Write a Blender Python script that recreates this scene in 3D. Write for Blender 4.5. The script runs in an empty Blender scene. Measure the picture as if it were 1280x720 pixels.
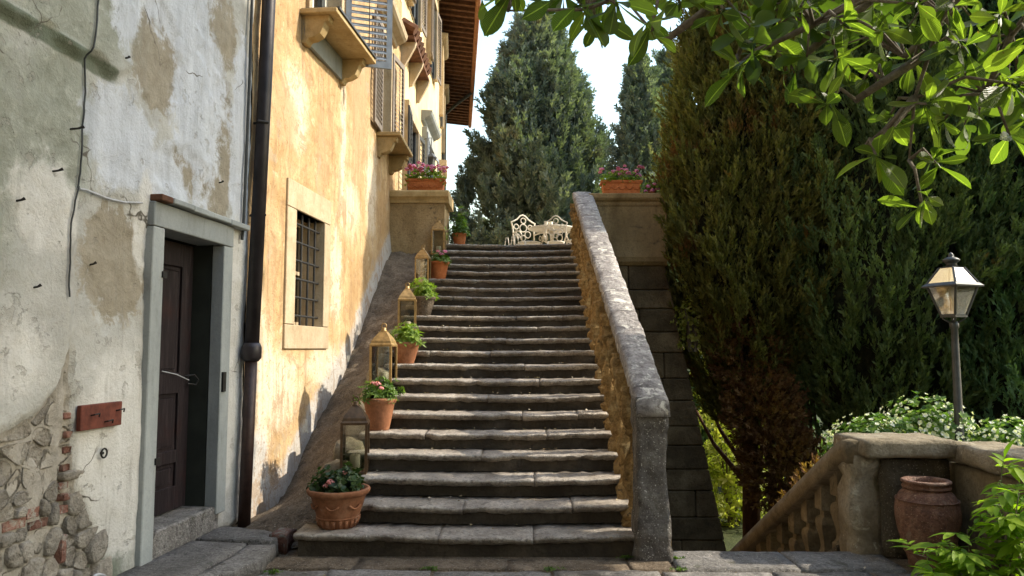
import bpy, bmesh, math, random
import numpy as np
from mathutils import Vector, Matrix, Quaternion
random.seed(7); rng = np.random.default_rng(11)
scene = bpy.context.scene
COL = scene.collection
R = math.radians

# ---------------------------------------------------------------- camera
cd = bpy.data.cameras.new('camera'); cam = bpy.data.objects.new('camera', cd); COL.objects.link(cam)
CAM = Vector((0, 0, 1.55)); PITCH = math.atan(76/930); YAW = math.atan(10/930)
cam.location = CAM; cam.rotation_euler = (math.pi/2 + PITCH, 0, YAW)
cd.sensor_width = 36; cd.lens = 36*930/1280; cd.clip_start = .05; cd.clip_end = 2000
scene.camera = cam
# ---------------------------------------------------------------- sky, sun, exposure
SUN = Vector((.87, .13, .72)).normalized()
w = bpy.data.worlds.new('World'); scene.world = w; w.use_nodes = True
wn = w.node_tree; bg = wn.nodes['Background']
sk = wn.nodes.new('ShaderNodeTexSky'); sk.sky_type = 'NISHITA'; sk.sun_disc = False
sk.sun_elevation = math.asin(SUN.z); sk.sun_rotation = math.atan2(SUN.x, SUN.y)
sk.air_density = 2.0; sk.dust_density = 2.2; sk.ozone_density = 2.2
wn.links.new(sk.outputs[0], bg.inputs[0]); bg.inputs[1].default_value = .15
sl = bpy.data.lights.new('sun', 'SUN'); sl.energy = 2.6; sl.angle = R(.5); sl.color = (1, .90, .74)
so = bpy.data.objects.new('sun', sl); COL.objects.link(so)
so.rotation_euler = SUN.to_track_quat('Z', 'Y').to_euler(); so.location = SUN*60
vs = scene.view_settings; vs.view_transform = 'Standard'; vs.look = 'None'; vs.gamma = 1; vs.exposure = 1.45
scene.cycles.max_bounces = 7; scene.cycles.transparent_max_bounces = 12
scene.cycles.diffuse_bounces = 4; scene.cycles.caustics_reflective = False; scene.cycles.caustics_refractive = False

# ---------------------------------------------------------------- helpers: noise
def hash2(i, j, s):
    h = (i.astype(np.int64)*374761393 + j.astype(np.int64)*668265263 + s*1442695041) & 0x7fffffff
    h = ((h ^ (h >> 13))*1274126177) & 0x7fffffff
    return ((h ^ (h >> 16)) & 0xffff)/65535.0
def vnoise(x, y, s=0):
    xi = np.floor(x); yi = np.floor(y); fx = x-xi; fy = y-yi
    u = fx*fx*(3-2*fx); v = fy*fy*(3-2*fy); xi = xi.astype(int); yi = yi.astype(int)
    return (hash2(xi, yi, s)*(1-u)+hash2(xi+1, yi, s)*u)*(1-v)+(hash2(xi, yi+1, s)*(1-u)+hash2(xi+1, yi+1, s)*u)*v
def fbm(x, y, s=0, o=4):
    x = np.asarray(x, float); y = np.asarray(y, float); r = 0; a = .5; t = 0
    for k in range(o):
        r = r + a*vnoise(x*2**k, y*2**k, s+k*17); t += a; a *= .5
    return r/t
def sstep(a, b, x):
    t = np.clip((x-a)/(b-a), 0, 1); return t*t*(3-2*t)

# ---------------------------------------------------------------- helpers: materials
class NT:
    def __init__(s, name):
        s.m = bpy.data.materials.new(name); s.m.use_nodes = True
        s.t = s.m.node_tree; s.t.nodes.clear(); s.out = s.t.nodes.new('ShaderNodeOutputMaterial')
    def n(s, typ, props=None, **ins):
        nd = s.t.nodes.new('ShaderNode'+typ)
        for k, v in (props or {}).items(): setattr(nd, k, v)
        for k, v in ins.items():
            key = int(k[1:]) if k[0] == 'i' and k[1:].isdigit() else k.replace('_', ' ')
            s.set(nd.inputs[key], v)
        return nd
    def set(s, inp, v):
        if isinstance(v, bpy.types.NodeSocket): s.t.links.new(v, inp)
        elif isinstance(v, (tuple, list)) and inp.type == 'RGBA': inp.default_value = (*v[:3], 1)
        else: inp.default_value = v
    def pos(s): return s.n('NewGeometry').outputs['Position']
    def obj(s): return s.n('TexCoord').outputs['Object']
    def noise(s, vec, scale, detail=4, rough=.55, dist=0):
        return s.n('TexNoise', Vector=vec, Scale=scale, Detail=detail, Roughness=rough, Distortion=dist).outputs['Fac']
    def ramp(s, fac, stops, interp='LINEAR'):
        nd = s.n('ValToRGB', Fac=fac); cr = nd.color_ramp; cr.interpolation = interp
        while len(cr.elements) < len(stops): cr.elements.new(.5)
        for e, (p, c) in zip(cr.elements, stops):
            e.position = p; e.color = (*c, 1) if isinstance(c, (tuple, list)) else (c, c, c, 1)
        return nd.outputs[0]
    def mix(s, f, a, b, mode='MIX'):
        nd = s.n('Mix', {'data_type': 'RGBA', 'blend_type': mode}); s.set(nd.inputs[0], f); s.set(nd.inputs[6], a); s.set(nd.inputs[7], b)
        return nd.outputs[2]
    def math(s, op, a, b=0.0, c=0.0):
        nd = s.n('Math', {'operation': op}); s.set(nd.inputs[0], a); s.set(nd.inputs[1], b); s.set(nd.inputs[2], c); return nd.outputs[0]
    def thr(s, x, lo, hi):
        nd = s.n('MapRange', {'interpolation_type': 'SMOOTHSTEP'}); s.set(nd.inputs[0], x); nd.inputs[1].default_value = lo; nd.inputs[2].default_value = hi; return nd.outputs[0]
    def scalevec(s, vec, v):
        return s.n('Mapping', Vector=vec, Scale=v).outputs[0]
    def bump(s, h, dist, strength=1.0, normal=None):
        nd = s.n('Bump', Height=h, Distance=dist, Strength=strength)
        if normal: s.set(nd.inputs['Normal'], normal)
        return nd.outputs[0]
    def surf(s, col, rough=.8, normal=None, metal=0, spec=.3, **kw):
        b = s.n('BsdfPrincipled', Base_Color=col, Roughness=rough, Metallic=metal)
        b.inputs['Specular IOR Level'].default_value = spec
        if normal is not None: s.set(b.inputs['Normal'], normal)
        for k, v in kw.items(): s.set(b.inputs[k.replace('_', ' ')], v)
        s.t.links.new(b.outputs[0], s.out.inputs[0]); return s.m

def stone_mat(name, cols, scale=3., speck=None, bump=.01, rough=.85, streak=False, fine=40, lichen=None, spec=.25, objrand=.18, grain=.4):
    """mottled stone: three base tones by large noise, fine grain, optional pale lichen patches"""
    t = NT(name); p = t.pos()
    pv = t.scalevec(p, (1, 1, .35)) if streak else p
    n1 = t.noise(pv, scale, 6, .62, .4); n2 = t.noise(p, fine, 5, .65)
    c = t.ramp(n1, [(.28, cols[0]), (.5, cols[1]), (.72, cols[2])])
    c = t.mix(t.math('MULTIPLY', t.thr(n2, .40, .75), grain), c, tuple(x*.6 for x in cols[0]))
    st_ = t.noise(t.scalevec(p, (1, 1, .3)), scale*3.1, 6, .7); c = t.mix(t.math('MULTIPLY', t.thr(st_, .52, .72), .45), c, tuple(x*.7 for x in cols[0]))
    if speck: c = t.mix(t.thr(t.noise(p, fine*2.2, 2, .5), .64, .70), c, speck)
    if lichen:
        l = t.thr(t.noise(p, lichen[1], 7, .68, .6), lichen[2], lichen[2]+.09); c = t.mix(l, c, lichen[0])
    if objrand:
        r = t.n('ObjectInfo').outputs['Random']
        c = t.mix(1.0, c, t.ramp(r, [(0, 1-objrand), (1, 1+objrand*.5)]), 'MULTIPLY')
    pit = t.noise(p, 13, 8, .74); h = t.math('ADD', t.math('MULTIPLY_ADD', n2, .5, t.math('MULTIPLY', n1, 1.2)), t.math('MULTIPLY', pit, 1.3))
    c = t.mix(t.math('MULTIPLY', t.thr(pit, .47, .34), grain), c, tuple(x*.45 for x in cols[0]))
    return t.surf(c, rough, t.bump(h, bump), spec=spec)

def plain_mat(name, col, rough=.6, metal=0, spec=.4, var=.2, scale=12, bump=.002):
    t = NT(name); p = t.pos(); n = t.noise(p, scale, 5, .6)
    c = t.mix(t.thr(n, .3, .75), col, tuple(x*(1-var*2) for x in col))
    return t.surf(c, rough, t.bump(n, bump), metal, spec)

def leaf_mat(name, cols, trans=.35, rough=.5, spec=.35, veins=False, brown=None, patch=None):
    """foliage: per-leaf random tone from attribute or object random, part of the light passes through"""
    t = NT(name)
    r = t.n('Attribute', {'attribute_name': 'rnd'}).outputs['Fac'] if not veins else t.n('ObjectInfo').outputs['Random']
    c = t.ramp(r, [(0, cols[0]), (.5, cols[1]), (1, cols[2])])
    if brown:
        m = t.thr(t.noise(t.pos(), brown[1], 4, .6), brown[2], brown[2]+.12); c = t.mix(m, c, brown[0])
    if patch:
        m = t.thr(t.noise(t.pos(), patch[1], 3, .5), patch[2], patch[2]+.15); c = t.mix(m, c, patch[0])
    nm = None
    if veins:
        u = t.n('Separate'+'XYZ', Vector=t.n('TexCoord').outputs['UV'])
        ax = t.math('ABSOLUTE', t.math('SUBTRACT', u.outputs[0], .5))
        ph = t.math('MULTIPLY_ADD', ax, -.9, u.outputs[1])
        wv = t.math('SINE', t.math('MULTIPLY', ph, 88.0))
        wv = t.math('MULTIPLY_ADD', wv, .5, .5)
        rib = t.thr(ax, .05, .015)
        c = t.mix(t.math('MULTIPLY', t.thr(wv, .72, 1.0), .35), c, tuple(min(1, x*1.9+.02) for x in cols[2]))
        c = t.mix(t.math('MULTIPLY', rib, .7), c, tuple(min(1, x*2.2+.04) for x in cols[2]))
        c = t.mix(t.thr(t.noise(t.pos(), 38, 3, .6), .68, .72), c, (.16, .10, .04)); nm = t.bump(wv, .006, 1.0)
    b = t.n('BsdfPrincipled', Base_Color=c, Roughness=rough); b.inputs['Specular IOR Level'].default_value = spec
    if nm is not None: t.set(b.inputs['Normal'], nm)
    tc = t.mix(1.0, c, (1.5, 1.75, .55), 'MULTIPLY') if trans else c
    tr = t.n('BsdfTranslucent', Color=tc)
    mx = t.n('MixShader', i0=trans, i1=b.outputs[0], i2=tr.outputs[0]); t.t.links.new(mx.outputs[0], t.out.inputs[0])
    return t.m

# ---------------------------------------------------------------- helpers: objects
def link(name, me, mat=None, parent=None):
    o = bpy.data.objects.new(name, me); COL.objects.link(o)
    if mat is not None and me is not None and not me.materials: me.materials.append(mat)
    if parent is not None: o.parent = parent
    return o
def tag(o, label=None, cat=None, group=None, kind=None):
    if label: o['label'] = label
    if cat: o['category'] = cat
    if group: o['group'] = group
    if kind: o['kind'] = kind
    return o
def thing(name, label, cat, group=None):
    return tag(bpy.data.objects.new(name, None), label, cat, group) if False else _thing(name, label, cat, group)
def _thing(name, label, cat, group):
    o = bpy.data.objects.new(name, None); o.empty_display_size = .2; COL.objects.link(o); return tag(o, label, cat, group)
def rebase(e, loc):
    """children were built in world coordinates: put the thing's origin at its base"""
    loc = Vector(loc); e.location = loc
    for c in e.children: c.location = c.location - loc
    return e
def copy_tree(o, parent=None):
    c = o.copy(); COL.objects.link(c); c.parent = parent
    for ch in list(o.children): copy_tree(ch, c)
    return c
def mesh(verts, faces, smooth=False, fix=True, name='m'):
    me = bpy.data.meshes.new(name); me.from_pydata([tuple(v) for v in verts], [], [tuple(f) for f in faces])
    if fix:
        bm = bmesh.new(); bm.from_mesh(me); bmesh.ops.recalc_face_normals(bm, faces=bm.faces); bm.to_mesh(me); bm.free()
    if smooth: me.polygons.foreach_set('use_smooth', [True]*len(me.polygons))
    me.update(); return me
def bm_mesh(bm, smooth=False):
    bmesh.ops.recalc_face_normals(bm, faces=bm.faces)
    me = bpy.data.meshes.new('m'); bm.to_mesh(me); bm.free()
    if smooth: me.polygons.foreach_set('use_smooth', [True]*len(me.polygons))
    return me
class MB:
    """collect simple solids into one mesh"""
    def __init__(s): s.v = []; s.f = []
    def add(s, v, f):
        b = len(s.v); s.v += [tuple(x) for x in v]; s.f += [tuple(i+b for i in q) for q in f]; return s
    def hexa(s, c): return s.add(c, [(0, 3, 2, 1), (4, 5, 6, 7), (0, 1, 5, 4), (1, 2, 6, 5), (2, 3, 7, 6), (3, 0, 4, 7)])
    def box(s, x0, x1, y0, y1, z0, z1):
        return s.hexa([(x0, y0, z0), (x1, y0, z0), (x1, y1, z0), (x0, y1, z0), (x0, y0, z1), (x1, y0, z1), (x1, y1, z1), (x0, y1, z1)])
    def tube(s, pts, r, n=8, cap=True):
        pts = [Vector(p) for p in pts]; rs = r if isinstance(r, (list, tuple)) else [r]*len(pts); v = []; f = []
        prev = None
        for i, p in enumerate(pts):
            d = (pts[min(i+1, len(pts)-1)]-pts[max(i-1, 0)]).normalized()
            if prev is None:
                a = d.cross(Vector((0, 0, 1)) if abs(d.z) < .9 else Vector((1, 0, 0))).normalized()
            else:
                a = (prev-d*prev.dot(d)); a = a.normalized() if a.length > 1e-6 else d.orthogonal().normalized()
            prev = a; b = d.cross(a)
            for k in range(n):
                t = 2*math.pi*k/n; v.append(p+(a*math.cos(t)+b*math.sin(t))*rs[i])
        for i in range(len(pts)-1):
            for k in range(n): f.append((i*n+k, i*n+(k+1) % n, (i+1)*n+(k+1) % n, (i+1)*n+k))
        if cap: f.append(tuple(range(n-1, -1, -1))); f.append(tuple((len(pts)-1)*n+k for k in range(n)))
        return s.add(v, f)
    def lathe(s, prof, n=20, c=(0, 0), rot=0., sq=0.):
        """profile [(r,z)...]; n=4 gives a square section"""
        v = []; f = []
        for r, z in prof:
            for k in range(n):
                t = 2*math.pi*k/n+rot; v.append((c[0]+r*math.cos(t), c[1]+r*math.sin(t), z))
        for i in range(len(prof)-1):
            for k in range(n): f.append((i*n+k, i*n+(k+1) % n, (i+1)*n+(k+1) % n, (i+1)*n+k))
        f.append(tuple(range(n-1, -1, -1))); f.append(tuple((len(prof)-1)*n+k for k in range(n)))
        return s.add(v, f)
    def prism(s, poly, fn0, fn1):
        n = len(poly); v = [fn0(*p) for p in poly]+[fn1(*p) for p in poly]
        f = [tuple(range(n)), tuple(range(2*n-1, n-1, -1))]+[(i, (i+1) % n, n+(i+1) % n, n+i) for i in range(n)]
        return s.add(v, f)
    def obj(s, name, mat, parent=None, smooth=False, bevel=0):
        me = mesh(s.v, s.f, smooth)
        if bevel:
            bm = bmesh.new(); bm.from_mesh(me)
            bmesh.ops.bevel(bm, geom=[e for e in bm.edges if e.is_manifold and e.calc_face_angle(0) > .6], offset=bevel, segments=1, affect='EDGES'); bm.to_mesh(me); bm.free()
        return link(name, me, mat, parent)

def rough_block(x0, x1, y0, y1, z0, z1, cut=(6, 3, 2), amp=.01, seed=0, freq=6., round_=.02):
    """a stone block with uneven faces and worn edges (world coordinates)"""
    bm = bmesh.new(); nx, ny, nz = cut
    def g(a, b, n): return [a+(b-a)*i/n for i in range(n+1)]
    X, Y, Z = g(x0, x1, nx), g(y0, y1, ny), g(z0, z1, nz); V = {}
    def vert(i, j, k):
        if (i, j, k) not in V: V[(i, j, k)] = bm.verts.new((X[i], Y[j], Z[k]))
        return V[(i, j, k)]
    for i in range(nx):
        for j in range(ny):
            for k in (0, nz): bm.faces.new([vert(i, j, k), vert(i+1, j, k), vert(i+1, j+1, k), vert(i, j+1, k)])
    for i in range(nx):
        for k in range(nz):
            for j in (0, ny): bm.faces.new([vert(i, j, k), vert(i+1, j, k), vert(i+1, j, k+1), vert(i, j, k+1)])
    for j in range(ny):
        for k in range(nz):
            for i in (0, nx): bm.faces.new([vert(i, j, k), vert(i, j+1, k), vert(i, j+1, k+1), vert(i, j, k+1)])
    c = Vector(((x0+x1)/2, (y0+y1)/2, (z0+z1)/2)); hx, hy, hz = (x1-x0)/2, (y1-y0)/2, (z1-z0)/2
    from mathutils import noise as mn
    for v in bm.verts:
        d = v.co-c; e = (abs(d.x) > hx-1e-5)+(abs(d.y) > hy-1e-5)+(abs(d.z) > hz-1e-5)
        if e >= 2:
            for ax, hh in ((0, hx), (1, hy), (2, hz)):
                if abs(d[ax]) > hh-1e-5: v.co[ax] -= math.copysign(round_*(.5 if e == 2 else .7), d[ax])
        nv = mn.noise_vector(v.co*freq+Vector((seed*3.7, seed*1.3, seed*.7)))
        v.co += nv*amp
    return bm_mesh(bm, True)

# arrays -> mesh (foliage)
def orient(axes, spin):
    a = axes/np.linalg.norm(axes, axis=1, keepdims=True)
    h = np.where(np.abs(a[:, 2:3]) < .95, np.array([[0, 0, 1.]]), np.array([[1., 0, 0]]))
    x = np.cross(h, a); x /= np.linalg.norm(x, axis=1, keepdims=True); y = np.cross(a, x)
    c, s = np.cos(spin)[:, None], np.sin(spin)[:, None]
    return x*c+y*s, y*c-x*s, a
def cloud(centers, axes, size, tv, tf, flat=None):
    """copies of a small template (local z along axis) as one triangle mesh with a per-copy random attribute"""
    N = len(centers); tv = np.array(tv, float); tf = np.array(tf, int); m = len(tv)
    X, Y, Z = orient(axes, rng.uniform(0, 6.283, N))
    if flat is not None: X, Y, Z = flat
    V = centers[:, None, :]+size[:, None, None]*(tv[None, :, 0:1]*X[:, None]+tv[None, :, 1:2]*Y[:, None]+tv[None, :, 2:3]*Z[:, None])
    F = (tf[None]+np.arange(N)[:, None, None]*m).reshape(-1, 3)
    me = bpy.data.meshes.new('foliage'); nv = N*m; nf = len(F)
    me.vertices.add(nv); me.vertices.foreach_set('co', V.reshape(-1).astype(np.float32))
    me.loops.add(nf*3); me.loops.foreach_set('vertex_index', F.reshape(-1).astype(np.int32))
    me.polygons.add(nf); me.polygons.foreach_set('loop_start', (np.arange(nf)*3).astype(np.int32))
    me.polygons.foreach_set('loop_total', np.full(nf, 3, np.int32)); me.update(calc_edges=True)
    at = me.attributes.new('rnd', 'FLOAT', 'POINT'); at.data.foreach_set('value', np.repeat(rng.random(N), m).astype(np.float32))
    return me
def spray_template(nleaf=9, spread=.55, ll=.34, wid=.07, seed=1):
    """a feathery conifer spray about 1 unit long: slim leaflets up an axis"""
    r = random.Random(seed); v = []; f = []
    def slim(p, d, l, w_):
        d = Vector(d).normalized(); a = d.orthogonal().normalized(); a = Quaternion(d, r.uniform(0, 6.28)) @ a
        p = Vector(p); b = len(v); q = p+d*l
        v.extend([tuple(p), tuple(p+d*l*.5+a*w_), tuple(q), tuple(p+d*l*.5-a*w_)]); f.extend([(b, b+1, b+2), (b, b+2, b+3)])
    slim((0, 0, 0), (0, 0, 1), 1, wid*.8)
    for i in range(nleaf):
        t = .08+.8*i/nleaf; an = i*2.4+r.uniform(-.4, .4)
        slim((0, 0, t), (math.cos(an)*spread, math.sin(an)*spread, 1), ll*r.uniform(.7, 1.2), wid)
    return v, f
def leafy_template(n=5, l=.5, wd=.2, seed=2):
    """a tuft of broad leaves"""
    r = random.Random(seed); v = []; f = []
    for i in range(n):
        an = i*2.4; d = Vector((math.cos(an), math.sin(an), r.uniform(.1, 1.0))).normalized(); s = d.cross(Vector((0, 0, 1))).normalized()
        b = len(v); L = l*r.uniform(.7, 1.2); up = s.cross(d)
        v.extend([(0, 0, 0), tuple(d*L*.5+s*wd+up*.03), tuple(d*L-up*.06), tuple(d*L*.5-s*wd+up*.03)]); f.extend([(b, b+1, b+2), (b, b+2, b+3)])
    return v, f
SPRAY = spray_template(7, .5, .45, .075); SPRAY2 = spray_template(8, .7, .45, .085, 5); LEAFY = leafy_template(); LEAFY2 = leafy_template(6, .7, .13, 9)

# ================================================================ materials
M = {}
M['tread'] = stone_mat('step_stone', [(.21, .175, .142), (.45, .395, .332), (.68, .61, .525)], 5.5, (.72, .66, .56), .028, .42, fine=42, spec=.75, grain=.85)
M['riser'] = stone_mat('shaded_riser_stone', [(.04, .032, .023), (.07, .057, .042), (.13, .105, .078)], 3, None, .015, .9)  # step stone darkened so the shade on the risers is in the colour
M['paving'] = stone_mat('paving_stone', [(.13, .12, .108), (.24, .225, .205), (.37, .35, .325)], 4.2, (.55, .5, .44), .035, .7, spec=.4, grain=.8, lichen=((.10, .095, .07), 5, .58), objrand=.3)
M['ramp'] = stone_mat('ramp_mortar', [(.12, .092, .064), (.22, .17, .12), (.34, .27, .195)], 4.5, (.5, .45, .37), .05, .9, grain=.7)
M['cap'] = stone_mat('lichen_cap_stone', [(.20, .178, .168), (.40, .37, .35), (.58, .55, .51)], 6.5, None, .03, .9, lichen=((.70, .67, .60), 9, .54), fine=26, grain=.8)
M['post'] = stone_mat('grey_post_stone', [(.07, .063, .055), (.14, .125, .11), (.23, .215, .19)], 6, (.5, .48, .43), .02, .92, lichen=((.38, .37, .33), 22, .62))
M['bounce_lit_stone'] = stone_mat('bounce_lit_stone', [(.15, .085, .03), (.37, .23, .085), (.54, .40, .20)], 9, None, .03, .9, streak=True, lichen=((.10, .065, .03), 14, .58), grain=.6)  # ochre tone puts golden bounce light from the villa wall into the stone
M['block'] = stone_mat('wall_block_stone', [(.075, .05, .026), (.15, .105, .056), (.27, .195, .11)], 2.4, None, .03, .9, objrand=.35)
M['parapet'] = stone_mat('parapet_plaster', [(.18, .12, .055), (.34, .24, .12), (.46, .345, .19)], 1.7, None, .012, .9, streak=True, lichen=((.09, .07, .045), 2.2, .6))
M['joint'] = stone_mat('dark_joint', [(.03, .024, .017), (.05, .04, .028), (.08, .065, .045)], 6, None, .01, .95)
M['pier'] = stone_mat('pier_stone', [(.05, .04, .027), (.09, .074, .05), (.16, .13, .09)], 3.5, (.3, .27, .2), .02, .9, streak=True)
M['coping'] = stone_mat('mossy_coping', [(.17, .135, .085), (.31, .26, .18), (.43, .385, .30)], 4, None, .02, .9, lichen=((.50, .46, .36), 8, .58))
M['rail'] = stone_mat('rail_stone', [(.13, .10, .06), (.23, .18, .11), (.33, .27, .18)], 3, None, .015, .9, lichen=((.09, .08, .045), 5, .6))
M['frame_grey'] = stone_mat('grey_door_frame', [(.24, .26, .255), (.31, .335, .33), (.37, .395, .39)], 3, None, .004, .75, streak=True, grain=.15)
M['frame_sand'] = stone_mat('sandstone_surround', [(.40, .30, .18), (.50, .395, .26), (.58, .48, .34)], 3, None, .006, .85, grain=.2)
M['sill'] = stone_mat('ochre_sill', [(.33, .23, .10), (.46, .33, .155), (.56, .43, .24)], 4, None, .006, .8, grain=.2)
M['terracotta'] = stone_mat('weathered_terracotta', [(.21, .085, .04), (.34, .145, .07), (.43, .225, .13)], 7, None, .004, .75, lichen=((.50, .38, .30), 9, .62))
M['terracotta_bright'] = stone_mat('orange_terracotta', [(.42, .12, .035), (.52, .165, .05), (.60, .22, .08)], 9, None, .004, .7)
M['jar'] = stone_mat('jar_clay', [(.11, .05, .03), (.21, .10, .062), (.34, .20, .13)], 12, (.42, .28, .19), .022, .6, spec=.45, grain=.7, lichen=((.25, .17, .12), 10, .57))
M['soil'] = plain_mat('soil', (.03, .022, .015), .95, scale=60, bump=.01)
M['bronze'] = plain_mat('aged_bronze', (.46, .30, .12), .42, .45, .5, .25, 22)
M['bronze_dark'] = plain_mat('dark_bronze', (.13, .078, .04), .45, .45, .5, .25, 22)
M['candle'] = plain_mat('candle_wax', (.80, .74, .58), .5, 0, .4, .06)
M['iron'] = plain_mat('dark_iron', (.035, .033, .03), .6, .4, .4, .2)
M['iron_grey'] = plain_mat('grey_cast_iron', (.085, .088, .088), .5, .5, .5, .2)
M['pipe'] = plain_mat('brown_pipe', (.032, .026, .03), .45, .25, .5, .35, 5)
M['pipe_red'] = plain_mat('rusty_pipe', (.06, .032, .026), .5, .2, .5, .35, 8)
M['door'] = None
M['shutter'] = plain_mat('grey_blue_shutter', (.25, .29, .345), .6, 0, .35, .15, 9)
M['shutter_brown'] = plain_mat('brown_shutter', (.22, .18, .145), .65, 0, .3, .2, 9)
M['white_iron'] = plain_mat('white_painted_iron', (.78, .72, .60), .5, 0, .4, .06)
M['wood'] = plain_mat('rafter_wood', (.17, .08, .045), .8, 0, .2, .3, 7)
M['wood_dark'] = plain_mat('soffit_board', (.11, .05, .028), .85, 0, .2, .3, 5)
M['tile'] = stone_mat('roof_tile', [(.28, .11, .05), (.38, .17, .085), (.46, .25, .15)], 6, None, .005, .85)
M['red_plate'] = plain_mat('red_board', (.17, .05, .032), .7, 0, .3, .25, 20)
M['cable'] = plain_mat('dark_cable', (.05, .055, .055), .6)
M['cable_white'] = plain_mat('white_cable', (.5, .52, .55), .6)
M['brick'] = stone_mat('old_brick', [(.20, .085, .06), (.29, .15, .115), (.37, .26, .21)], 9, None, .02, .9, objrand=.35, lichen=((.36, .335, .29), 13, .5))
M['rubble'] = stone_mat('rubble_stone', [(.27, .24, .195), (.40, .365, .31), (.52, .485, .42)], 8, None, .035, .9, objrand=.3, lichen=((.30, .275, .235), 12, .55))
M['bark'] = stone_mat('bark', [(.05, .035, .025), (.10, .075, .055), (.16, .125, .1)], 12, None, .02, .9, streak=True, objrand=0)
M['bark_red'] = stone_mat('reddish_bark', [(.08, .035, .022), (.14, .065, .042), (.2, .11, .075)], 12, None, .02, .9, streak=True, objrand=0)
M['branch'] = stone_mat('branch_bark', [(.09, .075, .055), (.16, .135, .1), (.24, .21, .16)], 25, None, .006, .85, objrand=0)
M['turf'] = stone_mat('garden_soil', [(.03, .04, .014), (.05, .065, .02), (.08, .085, .035)], 3, None, .03, .95, objrand=0)
M['terrace'] = stone_mat('terrace_gravel', [(.30, .26, .2), (.40, .35, .28), (.5, .45, .37)], 4, None, .01, .9, objrand=0)
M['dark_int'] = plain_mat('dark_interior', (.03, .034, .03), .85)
# glass
def glass_mat(name, refl, tint=(1, 1, 1), rough=.02):
    t = NT(name); g = t.n('BsdfGlossy', Color=(.95, .95, .95), Roughness=rough); tr = t.n('BsdfTransparent', Color=tint)
    fr = t.n('Fresnel', IOR=1.5); f = t.math('MAXIMUM', fr.outputs[0], refl)
    mx = t.n('MixShader', i0=f, i1=tr.outputs[0], i2=g.outputs[0]); t.t.links.new(mx.outputs[0], t.out.inputs[0]); return t.m
M['glass'] = glass_mat('clear_pane', .10, (.92, .93, .9))
t = NT('lamp_pane'); g = t.n('BsdfGlossy', Color=(.95, .95, .95), Roughness=.04); tr = t.n('BsdfTransparent', Color=(.9, .9, .84)); tl = t.n('BsdfTranslucent', Color=(.9, .92, .9))
m1 = t.n('MixShader', i0=.22, i1=tr.outputs[0], i2=tl.outputs[0]); m2 = t.n('MixShader', i0=.35, i1=m1.outputs[0], i2=g.outputs[0]); t.t.links.new(m2.outputs[0], t.out.inputs[0]); M['lamp_glass'] = t.m
M['window_glass'] = glass_mat('window_pane', .25, (.35, .4, .4), .03)
# foliage
M['cypress_olive'] = leaf_mat('cypress_olive', [(.075, .078, .024), (.14, .135, .04), (.20, .185, .06)], .35, .7, .2, brown=((.19, .095, .035), 1.3, .57))
M['cypress_dark'] = leaf_mat('cypress_dark', [(.06, .092, .038), (.11, .15, .06), (.155, .195, .075)], .3, .7, .2, brown=((.14, .07, .026), .9, .63))
M['cypress_green'] = leaf_mat('cypress_green', [(.06, .115, .055), (.11, .18, .085), (.155, .23, .105)], .32, .7, .2)
M['cypress_hazy_grey'] = leaf_mat('cypress_hazy_grey', [(.095, .122, .105), (.14, .172, .145), (.19, .22, .18)], .28, .75, .2, patch=((.19, .18, .125), .9, .60))  # lightened grey-green, distance haze put into the foliage colour
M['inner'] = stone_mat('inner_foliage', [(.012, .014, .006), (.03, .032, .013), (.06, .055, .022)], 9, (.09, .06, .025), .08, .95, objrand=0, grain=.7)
M['dry'] = leaf_mat('dry_foliage', [(.085, .04, .018), (.15, .075, .033), (.24, .14, .065)], .35, .8, .1)
M['sunny'] = leaf_mat('sunlit_shrub', [(.22, .25, .05), (.34, .36, .09), (.46, .44, .18)], .5, .6, .3)  # leaf tones raised so the sunlight is in the colour
M['loquat'] = leaf_mat('loquat_leaf', [(.05, .09, .018), (.10, .155, .026), (.19, .25, .045)], .52, .38, .5, veins=True)
M['loquat_far'] = leaf_mat('loquat_crown', [(.045, .08, .018), (.08, .13, .026), (.14, .20, .04)], .45, .45, .4)
M['nandina'] = leaf_mat('nandina_leaf', [(.13, .23, .015), (.20, .31, .02), (.27, .38, .03)], .5, .55, .2)
M['plant'] = leaf_mat('pot_plant_leaf', [(.05, .10, .018), (.09, .16, .028), (.15, .23, .045)], .3, .5, .35)
M['plant_dark'] = leaf_mat('dark_pot_plant_leaf', [(.02, .045, .014), (.035, .07, .02), (.06, .10, .028)], .25, .45, .4)
M['plant_light'] = leaf_mat('light_pot_plant_leaf', [(.12, .19, .03), (.19, .28, .045), (.28, .36, .07)], .35, .5, .35)
M['jasmine'] = leaf_mat('bed_leaf', [(.06, .12, .03), (.11, .19, .05), (.18, .27, .08)], .35, .5, .35)
M['white_flower'] = leaf_mat('white_petal', [(.7, .7, .64), (.78, .78, .72), (.8, .8, .76)], .2, .6, .2)
M['pink_flower'] = leaf_mat('pink_petal', [(.62, .16, .36), (.70, .26, .48), (.76, .42, .60)], .25, .6, .2)
M['salmon_flower'] = leaf_mat('salmon_petal', [(.62, .22, .22), (.7, .3, .3), (.75, .42, .42)], .25, .6, .2)
M['yellow_flower'] = leaf_mat('yellow_petal', [(.6, .42, .06), (.7, .5, .08), (.75, .6, .12)], .25, .6, .2)
# door wood
t = NT('old_door_wood'); p = t.pos(); n1 = t.noise(t.scalevec(p, (3, 3, .35)), 9, 6, .65); n2 = t.noise(p, 3, 4)
c = t.ramp(n1, [(.3, (.008, .005, .006)), (.55, (.017, .011, .013)), (.75, (.045, .033, .035))]); c = t.mix(t.thr(n2, .5, .75), c, (.028, .01, .009))
M['door'] = t.surf(c, .6, t.bump(n1, .006))

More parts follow.
